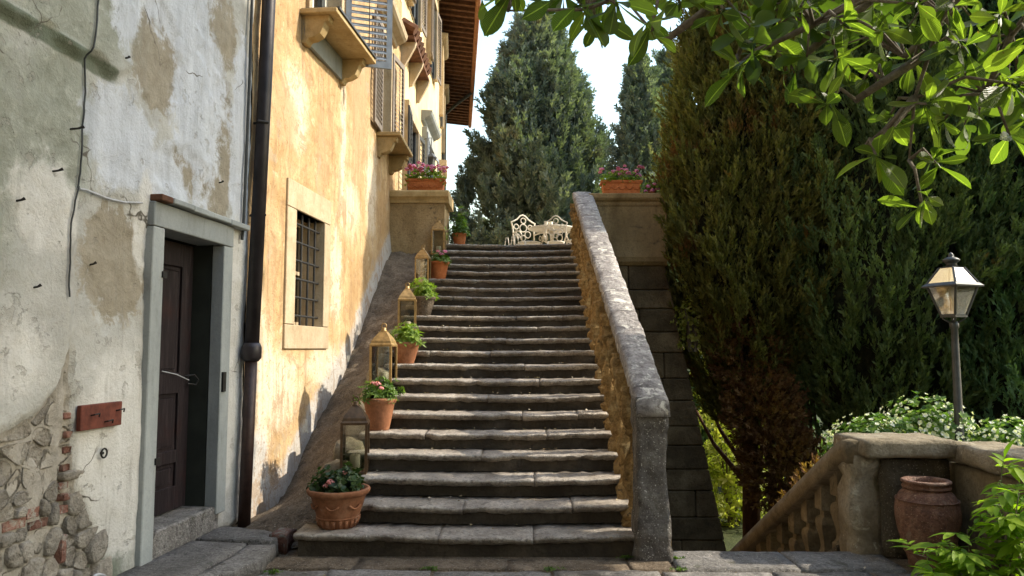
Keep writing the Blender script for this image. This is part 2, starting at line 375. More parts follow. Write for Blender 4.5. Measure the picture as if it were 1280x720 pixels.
# grey plaster: attribute channels give where each coat lies, fine noise breaks its edge
def attr(t, nm): return t.n('Attribute', {'attribute_name': nm}).outputs['Fac']
t = NT('old_grey_plaster'); p = t.pos()
nf = t.noise(p, 9, 8, .68, .3); nb = t.noise(p, 2.2, 6, .6); ng = t.noise(p, 55, 4, .6); ns = t.noise(t.scalevec(p, (1, 1, .18)), 7, 6, .65)
def coat(a, wdt=.06, amp=.55): return t.thr(t.math('ADD', attr(t, a), t.math('MULTIPLY', t.math('SUBTRACT', nf, .5), amp)), .5-wdt, .5+wdt)
c = t.ramp(nb, [(.3, (.37, .365, .335)), (.55, (.475, .475, .445)), (.75, (.57, .575, .555))])
c = t.mix(coat('tan', .06, .8), c, t.ramp(nf, [(.3, (.25, .22, .165)), (.7, (.36, .325, .255))]))
c = t.mix(coat('green', .2), c, t.ramp(nf, [(.3, (.22, .235, .19)), (.55, (.31, .325, .275)), (.75, (.44, .445, .395))]))
c = t.mix(t.math('MULTIPLY', coat('blue', .10, .85), .88), c, t.ramp(ns, [(.3, (.43, .46, .505)), (.5, (.55, .585, .64)), (.7, (.65, .69, .74))]))
c = t.mix(t.math('MULTIPLY', coat('white', .12), .9), c, t.ramp(ns, [(.3, (.54, .53, .495)), (.7, (.69, .685, .65))]))
c = t.mix(coat('rub', .1, .3), c, t.ramp(nf, [(.3, (.24, .22, .185)), (.5, (.35, .325, .28)), (.7, (.46, .43, .38))]))
c = t.mix(t.math('MULTIPLY', coat('moss_shade', .12), .85), c, (.10, .125, .085))  # includes the shadow line painted under the ledge
fl = t.noise(p, 6.5, 8, .66); c = t.mix(t.math('MULTIPLY', t.thr(fl, .60, .66), .45), c, (.33, .31, .265)); dr_ = t.noise(t.scalevec(p, (1, 1, .09)), 11, 6, .7); c = t.mix(t.math('MULTIPLY', t.thr(dr_, .54, .72), .35), c, (.22, .21, .18)); c = t.mix(t.math('MULTIPLY', t.thr(ng, .5, .8), .25), c, (.14, .13, .11))
nf = t.math('ADD', nf, t.math('MULTIPLY', t.thr(fl, .64, .61), .2))
crk = t.n('TexVoronoi', {'feature': 'DISTANCE_TO_EDGE'}, Vector=t.mix(.12, p, t.n('TexNoise', Vector=p, Scale=6).outputs['Color']), Scale=1.3).outputs[0]
c = t.mix(t.math('MULTIPLY', t.thr(crk, .006, .001), t.thr(nb, .5, .6)), c, (.12, .11, .09))
h = t.math('ADD', t.math('MULTIPLY', nf, 1.), t.math('MULTIPLY', ng, .25))
M['grey_plaster'] = t.surf(c, .9, t.bump(h, .016), spec=.2)
# yellow plaster
t = NT('ochre_plaster'); p = t.pos()
nf = t.noise(p, 7, 8, .68, .3); nb = t.noise(p, 1.6, 6, .62, .5); ng = t.noise(p, 60, 4, .6); ns = t.noise(t.scalevec(p, (1, 1, .15)), 6, 6, .65)
c = t.ramp(nb, [(.28, (.33, .205, .09)), (.45, (.44, .295, .145)), (.60, (.51, .37, .20)), (.76, (.57, .45, .285))])
c = t.mix(t.math('MULTIPLY', t.thr(ns, .52, .72), .6), c, (.61, .48, .31)); c = t.mix(t.math('MULTIPLY', t.thr(nf, .50, .62), .6), c, (.36, .22, .105)); c = t.mix(t.math('MULTIPLY', t.thr(nf, .42, .32), .5), c, (.66, .55, .38)); c = t.mix(t.math('MULTIPLY', t.thr(t.noise(t.scalevec(p, (1, 1, .12)), 15, 6, .7), .55, .7), .5), c, (.45, .295, .15))
c = t.mix(t.math('MULTIPLY', coat('white', .28, 1.1), .75), c, t.ramp(nf, [(.3, (.60, .50, .36)), (.7, (.72, .65, .53))]))
c = t.mix(t.math('MULTIPLY', coat('tan', .15, .6), .8), c, (.43, .29, .16))
c = t.mix(t.math('MULTIPLY', coat('blue', .12, .6), .9), c, t.ramp(nf, [(.3, (.36, .35, .33)), (.7, (.50, .49, .47))]))
c = t.mix(t.math('MULTIPLY', t.thr(t.noise(p, 26, 5, .7), .57, .66), .7), c, (.24, .135, .06)); c = t.mix(t.math('MULTIPLY', t.thr(t.noise(t.scalevec(p, (1, 1, .08)), 10, 6, .7), .51, .66), .6), c, (.27, .17, .09)); c = t.mix(t.math('MULTIPLY', t.thr(t.noise(p, 3.4, 7, .7, .8), .53, .60), .55), c, (.30, .19, .10)); c = t.mix(t.math('MULTIPLY', t.thr(t.noise(p, 2.1, 8, .72, 1.), .57, .63), .45), c, (.36, .31, .235))
h = t.math('ADD', nf, t.math('MULTIPLY', ng, .25))
M['yellow_plaster'] = t.surf(c, .88, t.bump(h, .02), spec=.2)
t = NT('cream_plaster'); p = t.pos(); nb = t.noise(p, 1.2, 6, .6); ns = t.noise(t.scalevec(p, (1, 1, .15)), 5, 5, .65)
c = t.ramp(nb, [(.3, (.58, .42, .21)), (.5, (.66, .52, .30)), (.75, (.72, .61, .42))]); c = t.mix(t.math('MULTIPLY', t.thr(ns, .55, .8), .5), c, (.50, .37, .2))
M['cream_plaster'] = t.surf(c, .88, t.bump(ns, .006), spec=.2)

# ================================================================ setting: ground, landing, terrace
g = link('ground', mesh([(-300, -300, -2.3), (300, -300, -2.3), (300, 600, -2.3), (-300, 600, -2.3)], [(0, 1, 2, 3)], fix=False), M['turf']); tag(g, kind='structure')
# landing in front of the stairs: a bed of mortar with paving slabs on it
mb = MB(); mb.box(-3.6, 3.35, -6, 5.86, -2.3, -.02); mb.box(-3.0, 1.12, 5.86, 13.2, -2.3, -.02)
land = mb.obj('landing_pavement', M['ramp']); tag(land, kind='structure')
def slab(parent, x0, x1, y0, y1, z, th=.06, seed=0, mat='paving', amp=.006):
    return link('slab', rough_block(x0, x1, y0, y1, z-th, z, (10, 8, 1), amp, seed, 9, .006), M[mat], parent)
k = 0
rows = [(5.40, 5.70, [-2.2, -1.2, -.1, .78, 1.1]), (4.93, 5.39, [-2.05, -1.35, -.62, .22, .98, 1.75, 2.45, 3.1]), (4.42, 4.92, [-2.4, -1.7, -.9, -.05, .8, 1.6, 2.4, 3.1]),
        (3.9, 4.41, [-2.5, -1.8, -1.2, -.4, .5, 1.3, 2.2, 3.1]), (3.3, 3.89, [-2.6, -1.7, -.8, .1, .9, 1.9, 2.6, 3.1]), (2.6, 3.29, [-2.7, -1.8, -.9, .1, 1.1, 2.1, 3.1])]
for y0, y1, xs in rows:
    for a, b in zip(xs[:-1], xs[1:]):
        k += 1; slab(land, a+random.uniform(.004, .02), b-random.uniform(.004, .02), y0+random.uniform(.004, .018), y1-random.uniform(.004, .018), random.uniform(-.012, .008), seed=k, mat='ramp' if y0 == 5.40 else 'paving', amp=.012)
for a, b, y0, y1 in ((1.12, 1.98, 5.40, 5.88), (1.99, 2.72, 5.40, 5.88)):
    k += 1; slab(land, a, b, y0, y1, .004, .12, seed=k)
# upper terrace
mb = MB(); mb.box(-2.2, 2.5, 13.35, 60, -2.3, 3.36); ter = mb.obj('upper_terrace', M['terrace']); tag(ter, kind='structure')
# planting bed at the right, behind the low wall
mb = MB(); mb.box(3.5, 12, 1.0, 7.4, -2.3, .60); mb.hexa([(2.78, 6.22, -2.3), (3.5, 6.22, -2.3), (3.5, 9, -2.3), (2.78, 9, -2.3), (2.78, 6.22, .25), (3.5, 6.22, .5), (3.5, 9, -1.3), (2.78, 9, -1.6)]); bed = mb.obj('planting_bed', M['turf']); tag(bed, kind='structure')

# ================================================================ stairs
Y1, RI, TR, NS = 5.72, .153, .337, 22
def ny(k): return Y1+(k-1)*TR
def nline(y): return RI*(1+(y-Y1)/TR)
st = thing('stone_staircase', 'long flight of worn grey stone steps rising to the terrace', 'staircase')
def tread_mesh(x0, x1, y0, z, seed, depth, worn=True):
    """tread slab with a rounded worn nosing, uneven top and wavering front edge"""
    nx = max(6, int((x1-x0)/.035)); prof = [(.085, -.068), (.055, -.060), (.022, -.045), (.004, -.024), (.0, -.010), (.010, -.001), (.04, .0), (.10, 0), (.2, 0), (depth, .002)]
    v = []; f = []; xs = np.linspace(x0, x1, nx+1)
    for x in xs:
        wv = (float(fbm(x*1.7+seed*9.1, seed*3.3, 3, 4))-.5)*.045+(float(fbm(x*13+seed, seed*2.3, 9, 3))-.5)*.04
        chip = max(0., float(fbm(x*5+seed*2.9, seed*1.7, 41, 3))-.60)*.22; dz = (float(fbm(x*1.1+seed*5.7, 4.4, 5, 3))-.5)*.016-.016*max(0., 1-((x+.2)/1.0)**2)
        edge = min(x-x0, x1-x); er = .003 if edge < 1e-4 else 0
        for j, (py, pz) in enumerate(prof):
            n = (float(fbm(x*16, (y0+py)*16+seed, 21, 3))-.5)*.02 if j > 2 else (float(fbm(x*18, j*3.1+seed, 23, 2))-.5)*.014
            v.append((x, y0+py+(wv+chip)*(1 if j < 6 else .5 if j < 8 else .2)+er, z+pz+dz*(1 if j < 8 else .4)+n-er))
    m = len(prof)
    for i in range(nx):
        for j in range(m-1): f.append((i*m+j, (i+1)*m+j, (i+1)*m+j+1, i*m+j+1))
        f.append((i*m, i*m+m-1, (i+1)*m+m-1, (i+1)*m))
    f.append(tuple(range(m))); f.append(tuple(nx*m+j for j in range(m-1, -1, -1)))
    return mesh(v, f, True)
for kk in range(1, NS+1):
    y0 = ny(kk); z = kk*RI; xl = -1.72 if kk == 1 else -1.56+random.uniform(-.05, .05); xr = .955 if kk > 1 else .90
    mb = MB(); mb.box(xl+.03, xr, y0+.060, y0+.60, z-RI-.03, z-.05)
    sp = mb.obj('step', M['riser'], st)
    cuts = {1: [-.62, .1], 2: [-.46, .42], 3: [.12], 4: [-.35], 5: [-.9, .25]}.get(kk)
    if cuts is None:
        cuts = sorted(random.uniform(xl+.5, xr-.35) for _ in range(random.choice((1, 2, 2))))
        cuts = [c for i, c in enumerate(cuts) if i == 0 or c-cuts[i-1] > .45]
    xs = [xl]+cuts+[xr]
    for i, (a, b) in enumerate(zip(xs[:-1], xs[1:])):
        link('slab', tread_mesh(a+.002, b-.002, y0+random.uniform(-.008, .008), z+random.uniform(-.003, .003), kk*7+i, TR+.06), M['tread'], sp)
# sloping mortar ramp between the steps and the house
def fx(y):
    if y < 9.21: return -3.035+.09*y
    if y < 19.5: return -2.206
    return -2.206-.088*(y-19.5)
def footz(y): return float(np.interp(y, [5.9, 7.15, 7.32, 7.7, 8.21, 8.88, 9.72, 11.46, 12.45, 13], [0, 0, .02, .23, .62, 1.03, 1.51, 2.63, 3.2, 3.3]))
v = []; f = []; NYr = 190; NXr = 26
for i in range(NYr+1):
    y = 5.95+(12.6-5.95)*i/NYr; zr = max(0., nline(y)-.10); zw = footz(y)
    zr = zr if y > 6.3 else zr*(y-5.95)/.35
    for j in range(NXr+1):
        a = j/NXr; x = (fx(y)-.05)*(1-a)+(-1.50)*a
        n = (float(fbm(x*3, y*3, 2, 4))-.5)*.11+(float(fbm(x*13, y*13, 8, 3))-.5)*.06
        st_ = .03*((y-Y1)/TR % 1.0-.5)*a
        v.append((x, y, zw+(zr-zw)*a**1.15+n+st_))
for i in range(NYr):
    for j in range(NXr): q = i*(NXr+1)+j; f.append((q, q+1, q+NXr+2, q+NXr+1))
nb_ = len(v)
link('ramp', mesh(v, f, True), M['ramp'], st)
# rough stones at the step ends
for i, (yy, s) in enumerate(((6.42, .13), (6.74, .14), (7.08, .13), (7.42, .12), (7.76, .12), (8.1, .11), (8.45, .12), (8.8, .11), (9.15, .1), (9.5, .1))):
    link('end_stone', rough_block(-1.70-s*.3, -1.48+s*.2, yy-s, yy+s, nline(yy)-.35, nline(yy)-.06, (3, 3, 3), .03, i+3, 7, .05), M['coping'], st)
rebase(st, (-.3, Y1, 0))

# ---------------------------------------------------------------- main balustrade on the right of the stairs
bal = thing('stair_balustrade', 'weathered stone balustrade with lichen-grey sloping cap beside the stairs', 'balustrade')
CAPS = (4.30-1.20)/(12.95-5.66)
def capz(y): return 1.20+(y-5.66)*CAPS
def capxl(y): return .872+.0085*(y-5.66)
def capxr(y): return 1.115+.0215*(y-5.66)
cut = [5.60, 7.35, 9.2, 11.25, 12.98]
for i in range(4):
    a, b = cut[i]+.004, cut[i+1]-.004; n = int((b-a)/.07); v = []; f = []
    ring = [(0, -.135), (-.012, -.10), (-.005, -.03), (.06, -.002), (.3, .008), (.7, .008), (.94, -.002), (1.005, -.03), (1.01, -.10), (1, -.135)]
    for q in range(n+1):
        y = a+(b-a)*q/n
        for j, (u, dz) in enumerate(ring):
            nn = float(fbm(y*4+i*7, j*1.9, 4, 4))-.5; n2 = float(fbm(y*15, j*2.1, 6, 2))-.5
            x = capxl(y)*(1-u)+capxr(y)*u; s = -1 if u < .5 else 1
            v.append((x+s*(nn*.022+n2*.012)*(abs(u-.5) > .4), y, capz(y)+dz+nn*.018+n2*.01))
    m = len(ring)
    for q in range(n):
        for j in range(m): f.append((q*m+j, q*m+(j+1) % m, (q+1)*m+(j+1) % m, (q+1)*m+j))
    f.append(tuple(range(m))); f.append(tuple(n*m+j for j in range(m)))
    link('cap_stone', mesh(v, f, True), M['cap'], bal)
# end post
def rough_lathe_sq(cx, cy, prof, hw, hd, seed, amp, n=16, smooth=True):
    """rounded-square section; profile (scale,z); uneven"""
    v = []; f = []
    for i, (s, z) in enumerate(prof):
        for k in range(n):
            th = 2*math.pi*k/n+math.pi/n; c, sn = math.cos(th), math.sin(th); e = max(abs(c), abs(sn)); r = 1/e*.93+.07
            nn = (float(fbm(th*1.8+seed, z*6+seed, 3, 4))-.5)*amp+(float(fbm(th*6+seed, z*24, 5, 2))-.5)*amp*.45
            v.append((cx+c*r*(hw*s+nn), cy+sn*r*(hd*s+nn), z+nn*.3))
    for i in range(len(prof)-1):
        for k in range(n): f.append((i*n+k, i*n+(k+1) % n, (i+1)*n+(k+1) % n, (i+1)*n+k))
    f.append(tuple(range(n-1, -1, -1))); f.append(tuple((len(prof)-1)*n+k for k in range(n)))
    return mesh(v, f, smooth)
prof = [(1.16, -.03), (1.14, .04), (1.05, .10), (1.10, .16), (1.06, .26), (.97, .34), (.95, .5), (.93, .7), (.93, .86), (.92, .93), (.98, .96), (1.03, .99), (1.03, 1.02), (.96, 1.045), (1.0, 1.07), (1.07, 1.10), (1.07, 1.15), (1.0, 1.19)]
prof = [(float(np.interp(z_, [q[1] for q in prof], [q[0] for q in prof])), z_) for z_ in np.linspace(-.03, 1.19, 46)]
link('post', rough_lathe_sq(.985, 5.76, prof, .118, .13, 1, .03, 36), M['post'], bal)
# balusters: eroded, one for nearly every step
BP = [(1.0, 0), (1.0, .10), (.66, .13), (.5, .17), (.6, .21), (.9, .28), (1.08, .35), (.95, .42), (.62, .52), (.42, .58), (.42, .63), (.75, .66), (.75, .70), (.95, .73), (1.0, .84), (1., 1.0)]
for i in range(22):
    y = 6.05+i*.31
    zt = capz(y)-.12; zb = max(.0, RI*math.floor(1+(y-Y1)/TR)-.02)
    hgt = zt-zb; qs = np.linspace(0, 1, 34); pr = [(float(np.interp(q, [b_[1] for b_ in BP], [b_[0] for b_ in BP]))*random.uniform(.88, 1.08), zb+q*hgt) for q in qs]
    link('baluster', rough_lathe_sq(capxl(y)+.055+random.uniform(-.02, .02), y, pr, .112, .068, i*3.1, .06, 14, False), M['bounce_lit_stone'], bal)
# kerb under the balusters
for i in range(11):
    y0 = 5.9+i*.64; y1 = y0+.63; z0 = nline(y0)-.02; z1 = nline(y1)-.02
    mb = MB(); mb.hexa([(.895, y0, z0-.5), (1.17, y0, z0-.5), (1.17, y1, z1-.5), (.895, y1, z1-.5), (.895, y0, z0-.09), (1.17, y0, z0-.09), (1.17, y1, z1-.09), (.895, y1, z1-.09)])
    mb.obj('kerb_stone', M['bounce_lit_stone'], bal, bevel=.01)
rebase(bal, (1, 5.76, 0))
# side wall carrying the stairs on the right
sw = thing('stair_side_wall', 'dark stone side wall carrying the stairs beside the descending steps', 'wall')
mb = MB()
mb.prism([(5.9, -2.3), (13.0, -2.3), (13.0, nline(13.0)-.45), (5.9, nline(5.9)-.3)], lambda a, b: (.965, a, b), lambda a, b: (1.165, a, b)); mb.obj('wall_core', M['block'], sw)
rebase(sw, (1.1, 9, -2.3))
# steps going down to the garden
ds = thing('garden_steps', 'stone steps going down from the landing to the garden', 'staircase')
for i in range(1, 14):
    mb = MB(); y = 5.88+(i-1)*.31; mb.box(1.17, 2.56, y+.003, y+.34, -.17*i-.16, -.17*i); mb.obj('step', M['paving'], ds, bevel=.012)
rebase(ds, (1.9, 5.9, 0))

# ================================================================ terrace retaining wall with battered side
tw = thing('terrace_wall', 'tall battered retaining wall of brown stone blocks under the terrace', 'wall')
def twx(z): return 2.52+max(0, 3.05-z)*.197      # right edge leans outwards going down
WY = 12.93
mb = MB(); mb.hexa([(1.17, WY+.06, -2.3), (twx(-2.3)-.05, WY+.06, -2.3), (twx(-2.3)-.05, 30, -2.3), (1.17, 30, -2.3), (1.17, WY+.06, 3.3), (2.46, WY+.06, 3.3), (2.46, 30, 3.3), (1.17, 30, 3.3)])
mb.obj('wall_core', M['joint'], tw)
z = 3.0; row = 0; bid = 0
while z > -2.3:
    h = [.43, .33, .40, .36, .44, .38][row % 6]; z0 = z-h; x = 1.17; off = [.72, .45, .9, .6][row % 4]; first = True
    while x < twx(z0)-.02:
        wd = off if first else random.uniform(.55, .95); first = False
        x1 = x+wd
        last = x1 > twx((z+z0)/2)-.25
        e = .006; xa = x+e
        xb0, xb1 = (twx(z0), twx(z)) if last else (x1-e, x1-e)
        d = random.uniform(0, .03); dp = .75 if last else .3
        v = [(xa, WY-d, z0+e), (xb0, WY-d, z0+e), (xb0, WY+dp, z0+e), (xa, WY+dp, z0+e), (xa, WY-d, z-e), (xb1, WY-d, z-e), (xb1, WY+dp, z-e), (xa, WY+dp, z-e)]
        MB().hexa(v).obj('block', M['block'], tw, bevel=.018); bid += 1
        x = x1
        if last: break
    z = z0; row += 1
for i, yy in enumerate(np.arange(WY+.76, 17, .8)):       # side face blocks going back
    z = 3.0; row = 0
    while z > -2.3:
        h = [.43, .33, .40, .36, .44, .38][row % 6]; z0 = z-h; o = .2*(row % 2)
        v = [(twx(z0)-.4, yy+o, z0+.006), (twx(z0), yy+o, z0+.006), (twx(z0), yy+o+.79, z0+.006), (twx(z0)-.4, yy+o+.79, z0+.006), (twx(z)-.4, yy+o, z-.006), (twx(z), yy+o, z-.006), (twx(z), yy+o+.79, z-.006), (twx(z)-.4, yy+o+.79, z-.006)]
        MB().hexa(v).obj('block', M['block'], tw, bevel=.018); z = z0; row += 1
# parapet over it: swelling foot, plain face, moulded cap
mb = MB()
pp = [(WY+.25, 2.98), (WY-.02, 3.0), (WY-.075, 3.06), (WY-.095, 3.14), (WY-.08, 3.24), (WY-.065, 3.4), (WY-.065, 4.03), (WY+.25, 4.03)]
mb.prism(pp, lambda a, b: (1.23, a, b), lambda a, b: (2.56, a, b)); mb.obj('parapet', M['parapet'], tw)
mb = MB(); pp = [(WY+.3, 4.03), (WY-.07, 4.032), (WY-.085, 4.06), (WY-.09, 4.11), (WY-.13, 4.135), (WY-.155, 4.17), (WY-.16, 4.235), (WY-.14, 4.25), (WY+.3, 4.25)]
mb.prism(pp, lambda a, b: (1.20, a, b), lambda a, b: (2.62, a, b)); mb.obj('parapet_cap', M['parapet'], tw)
mb = MB(); mb.box(2.22, 2.54, WY+.3, 24, 3.0, 4.1); mb.obj('side_parapet', M['parapet'], tw)
rebase(tw, (1.9, WY, -2.3))

# left pedestal at the head of the stairs
pd = thing('stone_pedestal', 'plastered stone pedestal with moulded top at the stair head by the house', 'pedestal')
mb = MB(); mb.box(-2.3, -1.28, 12.47, 13.3, 2.4, 4.02); mb.obj('shaft', M['parapet'], pd)
mb = MB(); pp = [(13.3, 4.02), (12.45, 4.022), (12.44, 4.06), (12.42, 4.09), (12.385, 4.12), (12.375, 4.20), (12.39, 4.225), (13.3, 4.225)]
mb.prism(pp, lambda a, b: (-2.3, a, b), lambda a, b: (-1.205, a, b)); mb.obj('moulded_top', M['sill'], pd)
rebase(pd, (-1.75, 12.9, 2.4))

# ================================================================ right side: pier, descending rail, low wall
lb = thing('garden_balustrade', 'stone balustrade descending to the garden from a squat pier', 'balustrade')
link('pier', rough_block(2.74, 3.26, 5.74, 6.2, -.02, .72, (6, 5, 7), .012, 5, 5, .02), M['pier'], lb)
link('pier_cap', rough_block(2.58, 3.31, 5.67, 6.26, .73, .865, (14, 12, 4), .012, 8, 9, .016), M['coping'], lb)
link('engaged_baluster', rough_lathe_sq(2.64, 5.93, [(1.0, -.2), (1.0, .05), (.86, .1), (.92, .2), (1.02, .32), (.95, .45), (.8, .56), (.95, .62), (1.05, .66), (1.0, .74)], .12, .15, 4, .05, 14), M['coping'], lb)
RS = -.53
def railz(y): return .845+(y-5.95)*RS
n = 22; v = []; f = []; ring = [(2.50, -.15), (2.485, -.07), (2.50, -.01), (2.56, .0), (2.74, .0), (2.80, -.01), (2.815, -.07), (2.80, -.15)]
for q in range(n+1):
    y = 5.72+4.2*q/n if q else 5.80
    for j, (x, dz) in enumerate(ring):
        nn = float(fbm(y*4, j*2.2, 14, 3))-.5; v.append((x+nn*.012, y, min(railz(y), .85)+dz*1.15+nn*.012))
m = len(ring)
for q in range(n):
    for j in range(m): f.append((q*m+j, q*m+(j+1) % m, (q+1)*m+(j+1) % m, (q+1)*m+j))
f += [tuple(range(m)), tuple(n*m+j for j in range(m))]
link('handrail', mesh(v, f, True), M['rail'], lb)
BP2 = [(1.0, 0), (1.0, .07), (.82, .09), (.66, .13), (.60, .18), (.64, .24), (.75, .31), (.9, .38), (1.0, .44), (1.03, .49), (.98, .53), (.85, .56), (.6, .58), (.55, .60), (.55, .64), (.62, .66), (1.0, .67), (1.0, 1.0)]
for i in range(11):
    y = 6.24+i*.335; zt = railz(y)-.155; zb = zt-.62
    link('baluster', rough_lathe_sq(2.64, y, [(s, zb+q*(zt-zb+.03)) for s, q in BP2], .073, .073, i*2.3, .006, 4, False), M['rail'], lb)
mb = MB()
for i in range(12):
    pass
mb.hexa([(2.52, 6.1, -2.3), (2.77, 6.1, -2.3), (2.77, 10, -2.3), (2.52, 10, -2.3), (2.52, 6.1, railz(6.1)-.775), (2.77, 6.1, railz(6.1)-.775), (2.77, 10, railz(10)-.775), (2.52, 10, railz(10)-.775)])
mb.obj('plinth', M['pier'], lb)
rebase(lb, (2.9, 5.95, 0))
lw = thing('low_wall', 'low stone garden wall with thick mossy coping running from the pier', 'wall')
link('wall_face', rough_block(3.30, 3.62, 1.2, 5.9, -.02, .69, (4, 30, 6), .015, 2, 4, .02), M['rail'], lw)
for i, (a, b) in enumerate(((4.72, 5.86), (3.5, 4.71), (2.3, 3.49), (1.2, 2.29))):
    link('coping_stone', rough_block(3.25, 3.68, a, b, .69, .845, (9, 24, 4), .016, i+11, 9, .02), M['coping'], lw)
rebase(lw, (3.45, 3.5, 0))

# ================================================================ houses on the left
def Pw(y, z, d=0.):
    """point on the facade line: y along, z up, d out of the wall"""
    if y < 9.21: nx_, ny_ = .996, -.0896
    elif y < 19.5: nx_, ny_ = 1., 0.
    else: nx_, ny_ = .996, .0877
    return (fx(y)+d*nx_, y+d*ny_, z)
def fbox(mb, y0, y1, z0, z1, d0, d1):
    return mb.hexa([Pw(y0, z0, d0), Pw(y1, z0, d0), Pw(y1, z0, d1), Pw(y0, z0, d1), Pw(y0, z1, d0), Pw(y1, z1, d0), Pw(y1, z1, d1), Pw(y0, z1, d1)])
def wall_grid(y0, y1, z0, z1, step, holes, dfun, mfun):
    """relief wall: grid of quads with depth d(y,z), openings left out, mask attributes"""
    ny_ = int(round((y1-y0)/step)); nz_ = int(round((z1-z0)/step))
    ys = np.linspace(y0, y1, ny_+1); zs = np.linspace(z0, z1, nz_+1)
    for a, b, c, d in holes:          # snap grid lines to the openings
        for t_, arr in ((a, ys), (b, ys), (c, zs), (d, zs)):
            if arr[0] < t_ < arr[-1]: arr[np.argmin(abs(arr-t_))] = t_
    Yg, Zg = np.meshgrid(ys, zs, indexing='ij'); D = dfun(Yg, Zg)
    V = [Pw(Yg[i, j], Zg[i, j], D[i, j]) for i in range(ny_+1) for j in range(nz_+1)]; Fc = []
    for i in range(ny_):
        for j in range(nz_):
            yc = (ys[i]+ys[i+1])/2; zc = (zs[j]+zs[j+1])/2
            if any(a < yc < b and c < zc < d for a, b, c, d in holes): continue
            q = i*(nz_+1)+j; Fc.append((q, q+nz_+1, q+nz_+2, q+1))
    me = mesh(V, Fc, True, fix=False)
    for k_, arr in mfun(Yg, Zg).items():
        at = me.attributes.new(k_, 'FLOAT', 'POINT'); at.data.foreach_set('value', np.clip(arr, 0, 1).reshape(-1).astype(np.float32))
    return me
def blob(Y, Z, cy, cz, ry, rz, s=1.0):
    return np.clip(1.15-.65*np.sqrt(((Y-cy)/ry)**2+((Z-cz)/rz)**2), 0, 1)*s
def bmax(*a):
    r = a[0]
    for b in a[1:]: r = np.maximum(r, b)
    return r

gh = thing('old_house', 'old house with flaking grey plaster wall and exposed rubble at its foot', 'house')
DOOR = (5.20, 6.09, .28, 2.41)
def rub_mask(Y, Z):
    w_ = (fbm(Y*3, Z*3, 5, 4)-.5)*.5
    top = np.interp(Y, [2, 3.6, 3.86, 4.1, 4.25, 4.34, 4.40, 4.46, 4.60, 4.72, 4.8], [1.0, 1.05, 1.12, 1.18, 1.32, 1.62, 1.1, .72, .5, .28, .05])
    return sstep(-.06, .06, top-Z+w_*.12)
def gd(Y, Z):
    d = (fbm(Y*1.3, Z*1.3, 1, 4)-.5)*.05+(fbm(Y*7, Z*7, 2, 4)-.5)*.018
    left = sstep(.02, -.02, Y-4.345-(fbm(Z*2.5, Z*0, 8, 3)-.5)*.08)*(Z < 3.35)
    d = d+left*.022
    up = sstep(3.29, 3.35, Z+(fbm(Y*5, Y*0, 3, 4)-.5)*.16)*sstep(4.95, 4.55, Y); d = d+up*.045
    tanp = gm(Y, Z)['tan']; d = d-.014*sstep(.45, .6, tanp+(fbm(Y*9, Z*9, 4, 3)-.5)*.55)
    r = rub_mask(Y, Z); d = d-r*.047+r*(fbm(Y*9, Z*9, 6, 3)-.5)*.05
    return d
def gm(Y, Z):
    tan = bmax(blob(Y, Z, 5.12, 3.62, .33, .42), blob(Y, Z, 5.55, 2.88, .45, .19), blob(Y, Z, 6.05, 3.2, .22, .75), blob(Y, Z, 4.75, 2.1, .38, .42)*.9, blob(Y, Z, 5.95, 4.2, .35, .4))
    green = bmax(blob(Y, Z, 4.15, 2.85, .38, .5), blob(Y, Z, 4.1, 3.7, .75, .45), blob(Y, Z, 3.3, 2.6, .7, .9))
    blue = bmax(blob(Y, Z, 4.75, 2.92, .38, .36), blob(Y, Z, 5.75, 3.5, .45, .8), blob(Y, Z, 5.3, 2.75, .3, .3), blob(Y, Z, 6.42, 3.3, .22, 1.0), blob(Y, Z, 5.3, 4.3, .7, .6), blob(Y, Z, 4.72, 4.0, .25, .5))
    blue = np.clip(blue-.35*np.clip(tan-.5, 0, 1), 0, 1)
    white = bmax(blob(Y, Z, 4.85, .85, .42, .72), blob(Y, Z, 4.1, 2.35, .35, .35)*.75, blob(Y, Z, 6.3, 1.4, .22, 1.2)*.95, blob(Y, Z, 5.03, 2.4, .10, .35), blob(Y, Z, 3.95, 1.5, .3, .3)*.7, blob(Y, Z, 6.4, 2.3, .15, .5)*.8)
    moss_shade = bmax(sstep(.10, .02, abs(Z-3.30))*sstep(5.0, 4.5, Y)*.75, blob(Y, Z, 4.75, .12, .5, .22)*.6)  # band under the ledge puts its dark green shadow line into the colour
    return dict(tan=tan, green=green, blue=blue, white=white, rub=rub_mask(Y, Z), moss_shade=moss_shade)
me = wall_grid(2.6, 6.58, -.05, 5.2, .024, [DOOR], gd, gm); gwall = link('wall', me, M['grey_plaster'], gh)
me = wall_grid(-6, 2.6, -.05, 5.2, .4, [], lambda Y, Z: Y*0, gm); link('wall', me, M['grey_plaster'], gh)
me = wall_grid(-6, 6.58, 5.2, 9.0, .4, [], lambda Y, Z: Y*0, gm); link('wall', me, M['grey_plaster'], gh)
# body behind the wall, hollow at the doorway, and roof
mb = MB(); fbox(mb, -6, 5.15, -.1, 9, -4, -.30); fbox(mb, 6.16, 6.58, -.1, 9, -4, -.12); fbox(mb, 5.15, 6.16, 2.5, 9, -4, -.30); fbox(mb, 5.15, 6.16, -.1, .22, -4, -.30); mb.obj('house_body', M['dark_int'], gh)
mb = MB(); fbox(mb, -6.2, 6.58, 9.0, 9.12, -4.2, .45); mb.obj('roof', M['tile'], gh)
